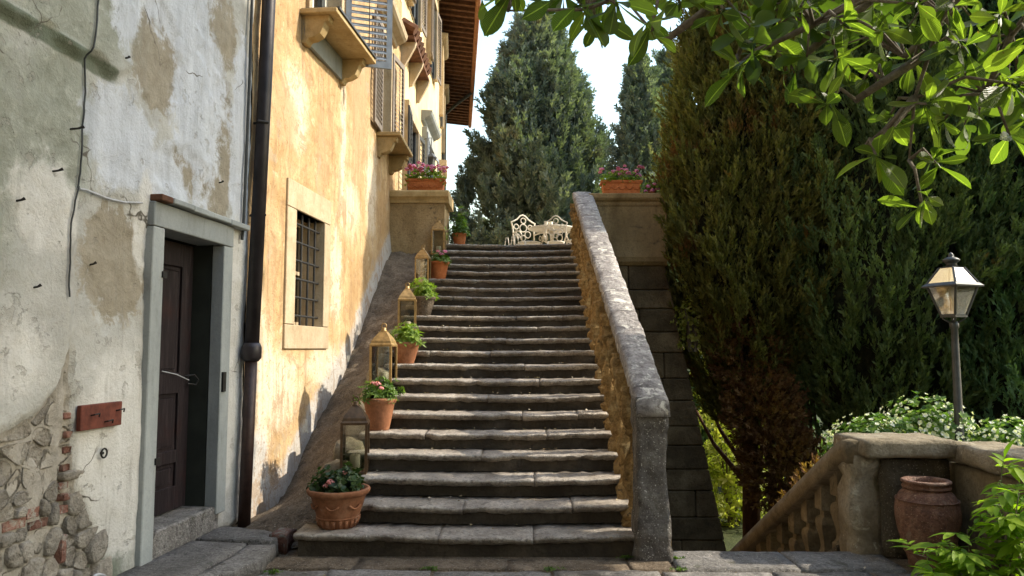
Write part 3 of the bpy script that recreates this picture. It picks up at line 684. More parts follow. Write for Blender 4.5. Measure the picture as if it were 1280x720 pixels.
# rubble: Voronoi stones in the bare patch, bricks among them
def clip_poly(poly, p, n):
    out = []
    for i in range(len(poly)):
        a, b = poly[i], poly[(i+1) % len(poly)]; da = (a[0]-p[0])*n[0]+(a[1]-p[1])*n[1]; db = (b[0]-p[0])*n[0]+(b[1]-p[1])*n[1]
        if da <= 0: out.append(a)
        if (da < 0) != (db < 0) and abs(da-db) > 1e-9:
            t_ = da/(da-db); out.append((a[0]+(b[0]-a[0])*t_, a[1]+(b[1]-a[1])*t_))
    return out
def pillow(poly, base, proud, seed, name, mat, parent, shrink=.92, round_=True):
    if round_: poly = [q for a_, b_ in zip(poly, poly[1:]+poly[:1]) for q in ((a_[0]*.74+b_[0]*.26, a_[1]*.74+b_[1]*.26), (a_[0]*.26+b_[0]*.74, a_[1]*.26+b_[1]*.74))]
    c = (sum(p[0] for p in poly)/len(poly), sum(p[1] for p in poly)/len(poly)); n = len(poly); r = random.Random(seed); V = []; Fc = []
    for s, d in ((shrink, base), (shrink*.97, proud*.55), (shrink*.80, proud), (shrink*.45, proud*1.08)):
        for p in poly:
            k_ = s*r.uniform(.95, 1.03); V.append(Pw(c[0]+(p[0]-c[0])*k_, c[1]+(p[1]-c[1])*k_, d+r.uniform(-.004, .004)))
    for a in range(3):
        for i in range(n): Fc.append((a*n+i, a*n+(i+1) % n, (a+1)*n+(i+1) % n, (a+1)*n+i))
    Fc.append(tuple(3*n+i for i in range(n))); Fc.append(tuple(range(n-1, -1, -1)))
    return link(name, mesh(V, Fc, True), M[mat], parent)
bricks = [(4.00, .62, .17, .055), (4.13, .655, .10, .06), (4.17, .585, .15, .05), (4.39, .69, .06, .04), (4.36, .76, .07, .04), (4.37, .62, .09, .045), (4.38, .86, .06, .04), (4.39, .96, .06, .04), (4.38, .40, .045, .17), (4.39, 1.05, .06, .04), (4.36, 1.16, .06, .04)]
sr = random.Random(5); seeds = []
while len(seeds) < 95:
    yy, zz = sr.uniform(3.3, 4.75), sr.uniform(-.02, 1.45)
    if float(rub_mask(np.array([yy]), np.array([zz]))[0]) < .9: continue
    dmin = .085 if zz < .6 else .075
    if all((yy-a)**2+(zz-b)**2 > dmin**2 for a, b in seeds) or sr.random() < .004: seeds.append((yy, zz))
for i, (a, b) in enumerate(seeds):
    poly = [(a-.14, b-.12), (a+.14, b-.12), (a+.14, b+.12), (a-.14, b+.12)]
    for j, (c_, d_) in enumerate(seeds):
        if j != i and abs(c_-a) < .4 and abs(d_-b) < .4: poly = clip_poly(poly, ((a+c_)/2, (b+d_)/2), (c_-a, d_-b))
    for (by, bz, bw, bh) in bricks:
        if abs(by-a) < bw*.5+.05 and abs(bz-b) < bh*.5+.05:
            dy, dz = a-by, b-bz
            if abs(dy)/bw > abs(dz)/bh: poly = clip_poly(poly, (by+math.copysign(bw/2, dy), bz), (-math.copysign(1, dy), 0))
            else: poly = clip_poly(poly, (by, bz+math.copysign(bh/2, dz)), (0, -math.copysign(1, dz)))
    if len(poly) >= 3:
        ar = abs(sum(poly[k_][0]*poly[(k_+1) % len(poly)][1]-poly[(k_+1) % len(poly)][0]*poly[k_][1] for k_ in range(len(poly))))/2
        if ar > .0016: pillow(poly, -.12, random.uniform(-.028, -.008) if b > .8 else random.uniform(-.018, .022), i, 'rubble_stone', 'rubble', gwall)
for i, (by, bz, bw, bh) in enumerate(bricks):
    poly = [(by-bw/2, bz-bh/2), (by+bw/2, bz-bh/2), (by+bw/2, bz+bh/2), (by-bw/2, bz+bh/2)]
    pillow(poly, -.10, random.uniform(-.02, .012), 200+i, 'brick', 'brick', gwall, .96, False)
# door frame, lintel ledge, leaf, threshold
dy0, dy1, dz0, dz1 = DOOR
mb = MB(); fbox(mb, 5.075, 5.215, .02, 2.40, -.20, .045); mb.obj('door_jamb', M['frame_grey'], gh, bevel=.006)
mb = MB(); fbox(mb, 6.085, 6.235, .22, 2.40, -.06, .045); mb.obj('door_jamb', M['frame_grey'], gh, bevel=.006)
mb = MB(); fbox(mb, 5.075, 6.235, 2.405, 2.575, -.20, .048); mb.obj('lintel', M['frame_grey'], gh, bevel=.006)
for i, (a, b) in enumerate(((5.08, 5.22), (5.225, 5.50), (5.505, 5.80), (5.805, 6.10), (6.105, 6.44))):
    mb = MB(); fbox(mb, a, b, 2.578+random.uniform(0, .008), 2.625, -.02, .10+random.uniform(-.015, .015)); mb.obj('ledge_tile', M['frame_grey' if i else 'wood'], gh, bevel=.006)
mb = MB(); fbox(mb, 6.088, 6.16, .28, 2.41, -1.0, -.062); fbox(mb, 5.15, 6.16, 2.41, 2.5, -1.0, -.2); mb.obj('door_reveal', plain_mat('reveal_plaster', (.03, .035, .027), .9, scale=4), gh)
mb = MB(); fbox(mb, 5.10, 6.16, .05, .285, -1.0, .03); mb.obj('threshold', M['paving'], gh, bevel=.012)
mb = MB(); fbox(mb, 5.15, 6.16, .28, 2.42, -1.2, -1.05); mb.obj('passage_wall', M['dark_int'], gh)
# door leaf stands ajar inwards, hinged at the near jamb
dl = MB()
H0 = Vector(Pw(5.17, 0, -.25)); H1 = Vector(Pw(6.06, 0, -.235)); ud = (H1-H0).normalized(); nd = Vector((-ud.y, ud.x, 0)); nd = nd if nd.x > 0 else -nd; LW = .885
def dpt(u, z, d): q = H0+ud*u*LW+nd*d; return (q.x, q.y, z)
def dbox(mb, u0, u1, z0, z1, d0, d1):
    return mb.hexa([dpt(u0, z0, d0), dpt(u1, z0, d0), dpt(u1, z0, d1), dpt(u0, z0, d1), dpt(u0, z1, d0), dpt(u1, z1, d0), dpt(u1, z1, d1), dpt(u0, z1, d1)])
dbox(dl, 0, 1, .30, 2.39, -.03, .012); leaf = dl.obj('door_leaf', M['door'], gh)
for u0, u1, z0, z1 in ((0, .17, .30, 2.39), (.83, 1, .30, 2.39), (.17, .83, .30, .48), (.17, .83, 1.20, 1.36), (.17, .83, .66, .76), (.17, .83, 2.2, 2.39)):
    dbox(MB(), u0, u1, z0, z1, .0125, .034).obj('door_rail', M['door'], leaf, bevel=.005)
for z0, z1 in ((.51, .63), (.79, 1.17), (1.39, 2.17)): dbox(MB(), .22, .78, z0, z1, .0125, .024).obj('door_panel', M['door'], leaf, bevel=.01)
q = [dpt(.92, 1.33, .035), dpt(.97, 1.34, .09), dpt(1.0, 1.30, .11), dpt(.98, 1.26, .10), dpt(.92, 1.27, .06)]
MB().tube(q, .008, 6).obj('door_handle', M['iron'], leaf)
MB().tube([dpt(.55, 1.38, .04), dpt(.72, 1.35, .07), dpt(.9, 1.30, .08)], .004, 5).obj('door_rope', M['cable_white'], leaf)
for zz in (2.05, .75):
    mb = MB(); fbox(mb, 5.19, 5.24, zz, zz+.045, .046, .058); mb.obj('hinge', M['iron'], gh)
mb = MB(); fbox(mb, 6.10, 6.15, 1.20, 1.36, .046, .062); mb.obj('lock_keeper', M['iron'], gh)
# wall fittings
hb = thing('hook_board', 'small red wooden board with hooks fixed to the grey wall', 'hook board')
mb = MB(); fbox(mb, 4.41, 4.80, 1.065, 1.215, .02, .05); mb.obj('board', M['red_plate'], hb, bevel=.004)
for yy, zz in ((4.50, 1.15), (4.63, 1.10), (4.74, 1.16)):
    MB().tube([Pw(yy, zz, .05), Pw(yy, zz+.005, .075), Pw(yy+.03, zz+.01, .085), Pw(yy+.04, zz-.01, .075)], .005, 6).obj('hook', M['iron'], hb)
rebase(hb, Pw(4.6, 1.06, .02))
pipe = thing('wall_socket_ring', 'small dark iron ring fixed low on the white plaster', 'ring')
MB().tube([Pw(4.66+.028*math.cos(a), .905+.028*math.sin(a), .035) for a in np.linspace(0, 6.283, 13)], .006, 6, False).obj('ring', M['iron'], pipe)
MB().tube([Pw(4.66, .905, -.01), Pw(4.66, .905, .03)], .009, 6).obj('stub', M['iron'], pipe); rebase(pipe, Pw(4.66, .905, 0))
def on_wall(y, z): return float(gd(np.array([y]), np.array([z]))[0])
def cable(name, pts, r, mat, label):
    fine = [(p0[0]+(p1[0]-p0[0])*k_/6, p0[1]+(p1[1]-p0[1])*k_/6) for p0, p1 in zip(pts[:-1], pts[1:]) for k_ in range(6)]+[pts[-1]]
    q = [Pw(a, b, on_wall(a, b)+r+.008) for a, b in fine]
    o = MB().tube(q, r, 6).obj(name, M[mat]); return tag(o, label, 'cable')
cb = [(4.40, 5.1), (4.40, 4.3), (4.40, 3.9), (4.39, 3.68), (4.37, 3.45), (4.35, 3.3), (4.37, 3.1), (4.35, 2.85), (4.33, 2.6), (4.315, 2.50)]
cable('wall_cable', cb, .0055, 'cable', 'thin dark cable hanging down the grey plaster from the top')
cable('wall_cable', [(4.325, 2.51), (4.29, 2.42), (4.275, 2.25), (4.285, 2.05), (4.28, 1.85)], .005, 'cable', 'short dark cable tail below the wall cable clip')
cable('wall_cable', [(4.325, 2.50), (4.42, 2.51), (4.6, 2.50), (4.8, 2.51), (4.97, 2.54)], .0065, 'cable_white', 'pale cable running sideways across the plaster toward the door')
nails = [(4.24, 2.83, .075), (4.12, 2.55, .05), (3.87, 2.33, .035), (4.5, 2.06, .03), (4.72, 3.45, .02), (4.02, 1.88, .03), (6.05, 2.92, .03)]
for i, (yy, zz, l) in enumerate(nails):
    d = on_wall(yy, zz); o = MB().tube([Pw(yy, zz, d-.02), Pw(yy+.01, zz+.008, d+l*.6), Pw(yy+.02, zz+.02, d+l)], [.006, .006, .009], 6).obj('wall_nail', M['iron'])
    tag(o, 'rusty iron nail sticking out of the grey plaster wall', 'nail', 'nails in the grey wall')
cl_ = [Pw(4.62+.075*math.cos(a), .13+.05*math.sin(a), .05+.01*math.sin(3*a)) for a in np.linspace(-.4, 9.0, 34)]
tag(MB().tube(cl_, .008, 6).obj('cable_coil', M['cable_white']), 'coil of pale cable at the foot of the rubble wall', 'cable')
# door step: cracked flat stone
rebase(gh, Pw(3, 0, -2))
dstep = thing('door_step', 'broad cracked grey stone step on the ground below the door', 'step')
def corner(px, pz): return px
poly = [(-2.62, 4.75), (-2.02, 4.86), (-1.82, 5.25), (-1.86, 5.72), (-2.0, 6.02), (-2.2, 6.14), (-2.52, 6.2)]
def cutstone(poly, z0, z1, nm, mat, seed):
    bm = bmesh.new(); r = random.Random(seed)
    pts = []
    for i in range(len(poly)):
        a, b = poly[i], poly[(i+1) % len(poly)]
        for q in range(4): t_ = q/4; pts.append((a[0]+(b[0]-a[0])*t_+r.uniform(-.012, .012), a[1]+(b[1]-a[1])*t_+r.uniform(-.012, .012)))
    c = (sum(p[0] for p in pts)/len(pts), sum(p[1] for p in pts)/len(pts)); rings = []
    for s, z in ((1.02, z0), (1.0, z0+(z1-z0)*.6), (.985, z1-.012), (.955, z1), (.5, z1+.004)):
        rings.append([bm.verts.new((c[0]+(p[0]-c[0])*s, c[1]+(p[1]-c[1])*s, z+r.uniform(-.004, .004))) for p in pts])
    n = len(pts)
    for a, b in zip(rings[:-1], rings[1:]):
        for i in range(n): bm.faces.new([a[i], a[(i+1) % n], b[(i+1) % n], b[i]])
    bm.faces.new(rings[-1]); bm.faces.new(rings[0][::-1])
    return link(nm, bm_mesh(bm, True), M[mat], dstep)
cutstone([(-2.62, 4.7), (-2.12, 4.82), (-2.06, 5.3), (-2.05, 5.72), (-2.52, 5.78)], -.02, .10, 'flagstone', 'paving', 1)
cutstone([(-2.115, 4.83), (-1.90, 4.98), (-1.80, 5.3), (-1.83, 5.7), (-2.04, 5.71), (-2.05, 5.3)], -.02, .09, 'flagstone', 'paving', 2)
cutstone([(-2.50, 5.80), (-1.84, 5.73), (-1.90, 5.95), (-2.08, 6.10), (-2.46, 6.2)], -.02, .105, 'flagstone', 'paving', 3)
cutstone([(-1.93, 5.86), (-1.80, 5.82), (-1.78, 6.02), (-1.92, 6.06)], -.02, .13, 'corner_brick', 'brick', 4)
rebase(dstep, (-2.2, 5.4, 0))
# downpipe between the two houses
dp = thing('drainpipe', 'tall dark brown metal drainpipe between the grey and yellow walls', 'drainpipe')
MB().tube([Pw(6.54, 1.56, .09), Pw(6.66, 4.0, .09), Pw(6.72, 5.6, .09), Pw(6.8, 9, .09)], .062, 14).obj('upper_pipe', M['pipe'], dp, True)
MB().tube([Pw(6.49, .03, .09), Pw(6.54, 1.52, .09)], .052, 14).obj('lower_pipe', M['pipe_red'], dp, True)
MB().tube([Pw(6.537, 1.44, .09), Pw(6.538, 1.47, .09), Pw(6.54, 1.56, .09), Pw(6.542, 1.60, .09)], [.062, .085, .085, .07], 14).obj('collar', M['pipe'], dp, True)
for zz in (3.6, 2.75): MB().tube([Pw(6.62, zz, .0), Pw(6.62, zz, .03), Pw(6.55, zz, .09), Pw(6.61, zz, .155)], .012, 6).obj('bracket', M['iron'], dp)
MB().tube([Pw(6.48, 5.4, .03), Pw(6.47, 3.9, .03), Pw(6.44, 2.65, .03), Pw(6.42, 2.5, .03)], .014, 8).obj('lead_wire', M['cable'], dp)
rebase(dp, Pw(6.49, .0, .09))

# ---------------------------------------------------------------- yellow villa
vl = thing('yellow_villa', 'sunlit ochre plaster villa with shuttered windows and deep wooden eaves', 'villa')
WIN = (7.65, 8.48, 1.78, 3.0)
def yd(Y, Z):
    d = (fbm(Y*1.1, Z*1.1, 31, 4)-.5)*.05+(fbm(Y*6, Z*6, 33, 3)-.5)*.012
    d = d+sstep(.55, .0, Z-np.vectorize(footz)(Y))*.03
    fr = (Y > 7.36)*(Y < 8.72)*(Z > 1.5)*(Z < 3.33); return np.where(fr, d*.15, d)
def ym(Y, Z):
    foot = np.vectorize(footz)(Y)
    white = bmax(blob(Y, Z, 6.95, 1.5, .3, .55)*.8, blob(Y, Z, 7.3, 1.15, .55, .35), blob(Y, Z, 8.95, 2.45, .2, .55), blob(Y, Z, 9.12, 4.2, .10, 1.1), blob(Y, Z, 7.6, 4.1, .35, .45)*.9, blob(Y, Z, 6.9, .75, .3, .5)*.9, blob(Y, Z, 9.6, 3.4, .5, .4)*.85, blob(Y, Z, 8.6, 1.35, .6, .25)*.8, blob(Y, Z, 10.9, 3.9, .4, .7)*.9, blob(Y, Z, 6.85, 3.9, .12, .9)*.8)
    tan = bmax(blob(Y, Z, 7.3, 3.9, .4, .35)*.8, blob(Y, Z, 8.4, 3.8, .3, .6)*.75, blob(Y, Z, 9.95, 5.0, .55, 1.3)*.9, blob(Y, Z, 7.1, 2.4, .2, .9)*.75)
    blue = bmax(sstep(.75, .10, Z-foot)*.75, blob(Y, Z, 6.8, .35, .35, .5))
    return dict(white=white, tan=tan, blue=blue)
me = wall_grid(6.58, 9.21, -.05, 6.4, .032, [WIN, (7.93, 8.90, 5.18, 6.4)], yd, ym); link('wall', me, M['yellow_plaster'], vl)
me = wall_grid(9.21, 13.4, .5, 8.0, .06, [(11.4, 12.3, 4.88, 6.6)], yd, ym); link('wall', me, M['yellow_plaster'], vl)
for a, b, z0, z1 in ((6.58, 7.93, 6.4, 11.4), (8.9, 9.21, 6.4, 11.4), (7.93, 8.9, 7.2, 11.4)):
    mb = MB(); fbox(mb, a, b, z0, z1, -.3, 0); mb.obj('upper_wall', M['yellow_plaster'], vl)
mb = MB(); fbox(mb, 9.21, 13.4, 8.0, 11.4, -.3, 0); mb.obj('upper_wall', M['cream_plaster'], vl)
mb = MB(); fbox(mb, 13.4, 19.5, 3.0, 11.4, -.3, 0); mb.obj('upper_wall', M['cream_plaster'], vl)
mb = MB(); fbox(mb, 19.5, 30.8, 3.0, 11.4, -.3, 0); mb.obj('upper_wall', M['cream_plaster'], vl)
mb = MB(); fbox(mb, 6.58, 30.8, -2, 11.4, -6, -.5); mb.obj('house_body', M['dark_int'], vl)
# barred ground-floor window
wd = MB(); a, b, c_, d_ = WIN
wo = fbox(MB(), a-.02, b+.02, c_-.02, d_+.02, -.30, -.27).obj('window', M['window_glass'], vl)
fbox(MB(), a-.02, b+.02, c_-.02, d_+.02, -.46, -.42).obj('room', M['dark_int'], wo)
for q in ((a-.02, a+.06, c_, d_), (b-.06, b+.02, c_, d_), ((a+b)/2-.03, (a+b)/2+.03, c_, d_), (a+.06, b-.06, c_, c_+.07), (a+.06, b-.06, d_-.07, d_), (a+.06, b-.06, 2.38, 2.42)):
    fbox(MB(), *q, -.268, -.235).obj('sash', M['frame_sand'], wo)
for q in ((a-.03, a, c_, d_), (b, b+.03, c_, d_)): fbox(MB(), *q, -.27, .0).obj('reveal', M['frame_sand'], wo)
fbox(MB(), a-.03, b+.03, d_, d_+.03, -.27, .0).obj('reveal', M['frame_sand'], wo)
for q, nm in (((7.41, 7.648, 1.80, 2.995), 'jamb'), ((8.482, 8.67, 1.80, 2.995), 'jamb'), ((7.41, 8.67, 3.0, 3.285), 'window_head'), ((7.41, 8.67, 1.55, 1.795), 'window_sill')):
    fbox(MB(), *q, -.2, .024).obj(nm, M['frame_sand'], wo, bevel=.006)
for i in range(4):
    yy = a+.12+i*(b-a-.24)/3; MB().tube([Pw(yy, c_-.01, -.05), Pw(yy, d_+.01, -.05)], .0135, 8).obj('iron_bar', M['iron'], wo)
for i in range(6):
    zz = c_+.12+i*(d_-c_-.24)/5; MB().tube([Pw(a-.01, zz, -.05), Pw(b+.01, zz, -.05)], .013, 8).obj('iron_bar', M['iron'], wo)
# consoles and sills of the first-floor windows
BR = [(0, 0), (.04, 0), (.055, .03), (.07, .05), (.13, .06), (.20, .10), (.235, .17), (.25, .22), (.29, .235), (.30, .30), (0, .30)]
def console(par, y, z, wdt, sc=1.0):
    poly = [(d*sc, h*sc) for d, h in BR]
    MB().prism(poly, lambda d, h: Pw(y, z+h, d-.01 if d == 0 else d), lambda d, h: Pw(y+wdt, z+h, d-.01 if d == 0 else d)).obj('console', M['sill'], par, bevel=.006)
def slatted(par, H, E_, z0, z1, mat, n, th=.035, name='shutter'):
    """louvred shutter leaf standing between plan points H and E_"""
    H, E_ = Vector((*H, 0)), Vector((*E_, 0)); u = (E_-H); W_ = u.length; u.normalize(); nn = Vector((-u.y, u.x, 0))
    def pt(a, z, d): q = H+u*a+nn*d; return (q.x, q.y, z)
    def bx(mb, a0, a1, za, zb, d0, d1): return mb.hexa([pt(a0, za, d0), pt(a1, za, d0), pt(a1, za, d1), pt(a0, za, d1), pt(a0, zb, d0), pt(a1, zb, d0), pt(a1, zb, d1), pt(a0, zb, d1)])
    mb = MB(); bx(mb, 0, .07, z0, z1, 0, th); bx(mb, W_-.07, W_, z0, z1, 0, th); bx(mb, .07, W_-.07, z0, z0+.09, 0, th); bx(mb, .07, W_-.07, z1-.09, z1, 0, th)
    o = mb.obj(name, mat, par)
    for i in range(n):
        z = z0+.10+(z1-z0-.22)*i/n
        MB().hexa([pt(.07, z, -.005), pt(W_-.07, z, -.005), pt(W_-.07, z+.012, -.005), pt(.07, z+.012, -.005), pt(.07, z+.045, th), pt(W_-.07, z+.045, th), pt(W_-.07, z+.057, th), pt(.07, z+.057, th)]).obj('slat', mat, o)
    MB().tube([pt(W_*.5, z0+.12, -.012), pt(W_*.5, z1-.12, -.012)], .006, 5).obj('slat_rod', M['iron'], o)
    return o
def window_at(y0, y1, z0, z1, sillz, sd=.36, glass=True):
    o = fbox(MB(), y0-.01, y1+.01, z0-.01, z1+.01, -.24, -.21).obj('window', M['window_glass'], vl)
    for q in ((y0, y0+.07, z0, z1), (y1-.07, y1, z0, z1), ((y0+y1)/2-.04, (y0+y1)/2+.04, z0, z1), (y0+.07, y1-.07, z0, z0+.08), (y0+.07, y1-.07, z1-.08, z1)):
        fbox(MB(), *q, -.205, -.16).obj('sash', M['white_iron'], o)
    for q in ((y0-.09, y0, z0, z1), (y1, y1+.09, z0, z1), (y0-.09, y1+.09, z1, z1+.12)): fbox(MB(), *q, -.22, .03).obj('surround', M['frame_sand'], o, bevel=.005)
    return o
wa = window_at(7.93, 8.90, 5.18, 7.2, 5.15)
fbox(MB(), 7.66, 9.14, 5.125, 5.178, -.01, .40).obj('sill_board', M['sill'], wa, bevel=.006); fbox(MB(), 7.70, 9.10, 5.178, 5.20, -.01, .42).obj('sill_lip', M['iron_grey'], wa)
fbox(MB(), 7.72, 9.06, 4.86, 5.124, -.005, .035).obj('sill_shade_panel', M['frame_grey'], wa)  # grey panel stands in for the sill's shadow between the consoles
console(wa, 7.72, 4.825, .15); console(wa, 8.93, 4.825, .13)
slatted(wa, Pw(9.02, 0, .04)[:2], (-1.63, 9.20), 5.10, 7.1, M['shutter'], 22)
wb = window_at(11.4, 12.3, 4.88, 6.6, 4.85)
fbox(MB(), 11.18, 12.52, 4.82, 4.878, -.01, .37).obj('sill_board', M['sill'], wb, bevel=.006)
console(wb, 11.22, 4.50, .14, 1.05); console(wb, 12.33, 4.50, .14, 1.05)
slatted(wb, (Pw(11.34, 0, .035)[0], 11.34), (Pw(10.72, 0, .035)[0], 10.72), 4.90, 6.6, M['shutter_brown'], 20)
slatted(wb, (Pw(12.36, 0, .05)[0], 12.36), (-2.06, 12.96), 4.90, 6.6, M['shutter_brown'], 20)
pp = [(0, 0), (.06, .0), (.08, .05), (.19, .10), (.23, .14), (.25, .22), (0, .24)]
MB().prism(pp, lambda d, h: Pw(11.15, 6.78+h, d), lambda d, h: Pw(12.6, 6.78+h, d)).obj('window_hood', M['frame_sand'], wb)
# tall doorway on the terrace and what stands over it
def surround(y0, y1, z0, z1, mat='frame_sand', sh=None, hood=True):
    o = fbox(MB(), y0, y1, z0, z1, .002, .03).obj('french_window', M['window_glass'], vl)
    fbox(MB(), y0+.002, y1-.002, z0, z1, -.01, .001).obj('dark_backing', M['dark_int'], o)  # flat dark sheet just behind the pane
    for q in ((y0-.2, y0, z0, z1), (y1, y1+.2, z0, z1), (y0-.2, y1+.2, z1, z1+.25)): fbox(MB(), *q, -.01, .12).obj('surround', M[mat], o, bevel=.008)
    for q in ((y0, y0+.08), (y1-.08, y1), ((y0+y1)/2-.05, (y0+y1)/2+.05)): fbox(MB(), q[0], q[1], z0, z1, .031, .06).obj('sash', M['iron_grey'], o)
    if hood: MB().prism(pp, lambda d, h: Pw(y0-.35, z1+.35+h, d), lambda d, h: Pw(y1+.35, z1+.35+h, d)).obj('window_hood', M[mat], o)
    if sh is not None:
        slatted(o, Pw(y0-.02, 0, .125)[:2], Pw(y0-.62, 0, .16)[:2], z0+.05, z1, sh, 24); slatted(o, Pw(y1+.02, 0, .125)[:2], Pw(y1+.6, 0, .17)[:2], z0+.05, z1, sh, 24)
    return o
surround(13.9, 15.1, 3.37, 6.0, sh=M['iron_grey'], hood=False)
surround(16.6, 17.8, 3.37, 6.3, 'frame_grey', sh=M['shutter'])
surround(20.6, 21.8, 3.37, 6.2); surround(24.5, 25.6, 3.37, 6.0)
for y0 in (14.2, 17.2, 21.2, 25.4): surround(y0, y0+1.0, 8.3, 10.1, sh=M['shutter_brown'] if y0 < 20 else None)
# little tiled canopy over the terrace door
cn = MB()
for i in range(9):
    y = 13.35+i*.26; o = MB().tube([Pw(y, 7.60, .02), Pw(y, 7.52, .14), Pw(y, 7.44, .28)], .10, 8).obj('canopy_tile', M['wood'], vl)
fbox(MB(), 13.25, 15.6, 7.24, 7.30, 0, .27).obj('canopy_board', M['wood'], vl)
for y in (13.4, 14.4, 15.4): MB().prism([(0, 0), (.06, 0), (.26, .38), (.28, .46), (0, .46)], lambda d, h: Pw(y, 6.78+h, d), lambda d, h: Pw(y+.1, 6.78+h, d)).obj('canopy_bracket', M['frame_sand'], vl)
# deep eaves
EZ = 11.18
for y0, y1 in ((6.58, 9.2), (9.22, 19.49), (19.51, 31.6)):
    MB().hexa([Pw(y0, EZ+.16, -.2), Pw(y1, EZ+.16, -.2), Pw(y1, EZ+.05, 1.06), Pw(y0, EZ+.05, 1.06), Pw(y0, EZ+.22, -.2), Pw(y1, EZ+.22, -.2), Pw(y1, EZ+.11, 1.06), Pw(y0, EZ+.11, 1.06)]).obj('soffit', M['wood_dark'], vl)
    MB().hexa([Pw(y0, 14.2, -6), Pw(y1, 14.2, -6), Pw(y1, EZ+.12, 1.12), Pw(y0, EZ+.12, 1.12), Pw(y0, 14.4, -6), Pw(y1, 14.4, -6), Pw(y1, EZ+.26, 1.12), Pw(y0, EZ+.26, 1.12)]).obj('roof', M['tile'], vl)
y = 15.0
while y < 31.4:
    MB().hexa([Pw(y, EZ+.05, -.05), Pw(y+.11, EZ+.05, -.05), Pw(y+.11, EZ-.05, 1.0), Pw(y, EZ-.05, 1.0), Pw(y, EZ+.16, -.05), Pw(y+.11, EZ+.16, -.05), Pw(y+.11, EZ+.05, 1.0), Pw(y, EZ+.05, 1.0)]).obj('rafter', M['wood'], vl)
    y += .36
MB().tube([Pw(10, EZ+.02, 1.1), Pw(19.4, EZ+.02, 1.1), Pw(31.6, EZ+.02, 1.1)], .075, 8).obj('gutter', M['tile'], vl)
MB().tube([Pw(27.2, EZ-.02, 1.08), Pw(27.6, EZ-.35, .5), Pw(28.0, EZ-.6, .09), Pw(28.05, EZ-1.2, .07), Pw(28.1, 3.4, .07)], .06, 8).obj('downpipe', M['iron_grey'], vl)
# wall lantern by the terrace door
o = MB(); q = Pw(16.1, 5.75, .25)
o.tube([Pw(16.1, 6.15, 0), Pw(16.1, 6.2, .25), q], .012, 6).lathe([(.06, q[2]-.28), (.10, q[2]-.05), (.13, q[2]), (.03, q[2]+.1)], 6, q[:2]); o.obj('wall_lantern', M['iron_grey'], vl)
rebase(vl, Pw(9, 0, -2))

# ================================================================ pots, planters, lanterns
def dome_cloud(n, r, h, size, tmpl, fill=.35, up=.9, c=(0, 0, 0)):
    u = rng.uniform(0, 6.283, n); ph = np.arccos(rng.uniform(0, 1, n)); rr = 1-fill*rng.random(n)**1.5
    rr = rr*(1+.22*np.sin(u*3+rng.uniform(0, 6))+.12*np.sin(u*7))
    d = np.stack([np.sin(ph)*np.cos(u), np.sin(ph)*np.sin(u), np.cos(ph)], 1)
    P_ = d*np.array([r, r, h])*rr[:, None]+np.array(c); ax = d+np.array([0, 0, up])+rng.normal(0, .35, (n, 3))
    return cloud(P_, ax, size*rng.uniform(.6, 1.3, n), *tmpl)
def flower_mesh(s, petals=6, seed=0):
    r = random.Random(seed); V = []; Fc = []
    for k_ in range(14):
        d = Vector((r.gauss(0, 1), r.gauss(0, 1), abs(r.gauss(0, 1))+.2)).normalized(); c = d*s*r.uniform(.5, 1); a = d.orthogonal().normalized()*s*.55; b_ = d.cross(a)
        i = len(V); V += [tuple(c+a), tuple(c+b_), tuple(c-a), tuple(c-b_), tuple(c+d*s*.18)]; Fc += [(i, i+1, i+4), (i+1, i+2, i+4), (i+2, i+3, i+4), (i+3, i, i+4)]
    me = mesh(V, Fc, fix=False); at = me.attributes.new('rnd', 'FLOAT', 'POINT'); at.data.foreach_set('value', [r.random() for _ in V]); return me
def pot_plant(label, loc, rt, rb, h, pm, leafm, pr, ph, flowers=(), fm=None, lip=True, rz=0., nl=150, ls=.07, group='flower pots along the stairs'):
    e = thing('flower_pot', label, 'flower pot', group)
    prof = [(rb, 0), (rb*1.04, .01), (rb+(rt-rb)*.25, h*.25), (rb+(rt-rb)*.27, h*.27), (rb+(rt-rb)*.52, h*.55), (rb+(rt-rb)*.72, h*.8), (rt*.93, h*.84), (rt*.97, h*.86), (rt*1.0, h*.90), (rt*1.02, h*.96), (rt*.99, h), (rt*.90, h), (rt*.88, h*.93), (rt*.5, h*.90)]
    MB().lathe(prof, 28).obj('pot', M[pm], e, True)
    MB().lathe([(rt*.89, h*.90), (rt*.6, h*.93), (.01, h*.94)], 16).obj('soil', M['soil'], e)
    tm = LEAFY2 if leafm != 'plant_dark' else LEAFY
    link('foliage', dome_cloud(nl, pr, ph, ls, tm, .7, .6, (0, 0, h*.9)), M[leafm], e)
    for i, (fx_, fy_, fz_, s) in enumerate(flowers): link('flower', flower_mesh(s, 6, i+3), M[fm], e).location = (fx_, fy_, fz_)
    e.location = loc; e.rotation_euler = (0, 0, rz); return e
def tz(k): return k*RI
p1 = pot_plant('wide terracotta pot of dark leafy plant with pink bloom on bottom step', (-1.44, 6.0, tz(1)), .245, .135, .30, 'terracotta', 'plant_dark', .205, .17, [(-.03, -.15, .36, .03), (.06, -.07, .42, .024), (-.07, -.14, .33, .022)], 'salmon_flower', nl=330, ls=.085)
for i in range(20):
    a = i*math.pi/10; MB().tube([(math.cos(a)*.142, math.sin(a)*.142, .012), (math.cos(a)*.16, math.sin(a)*.16, .07)], [.012, .017], 6).obj('gadroon', M['terracotta'], p1, True)
MB().tube([(math.cos(a)*.168, math.sin(a)*.168, .082) for a in np.linspace(0, 6.2832, 25)], .006, 5, False).obj('band', M['terracotta'], p1, True)
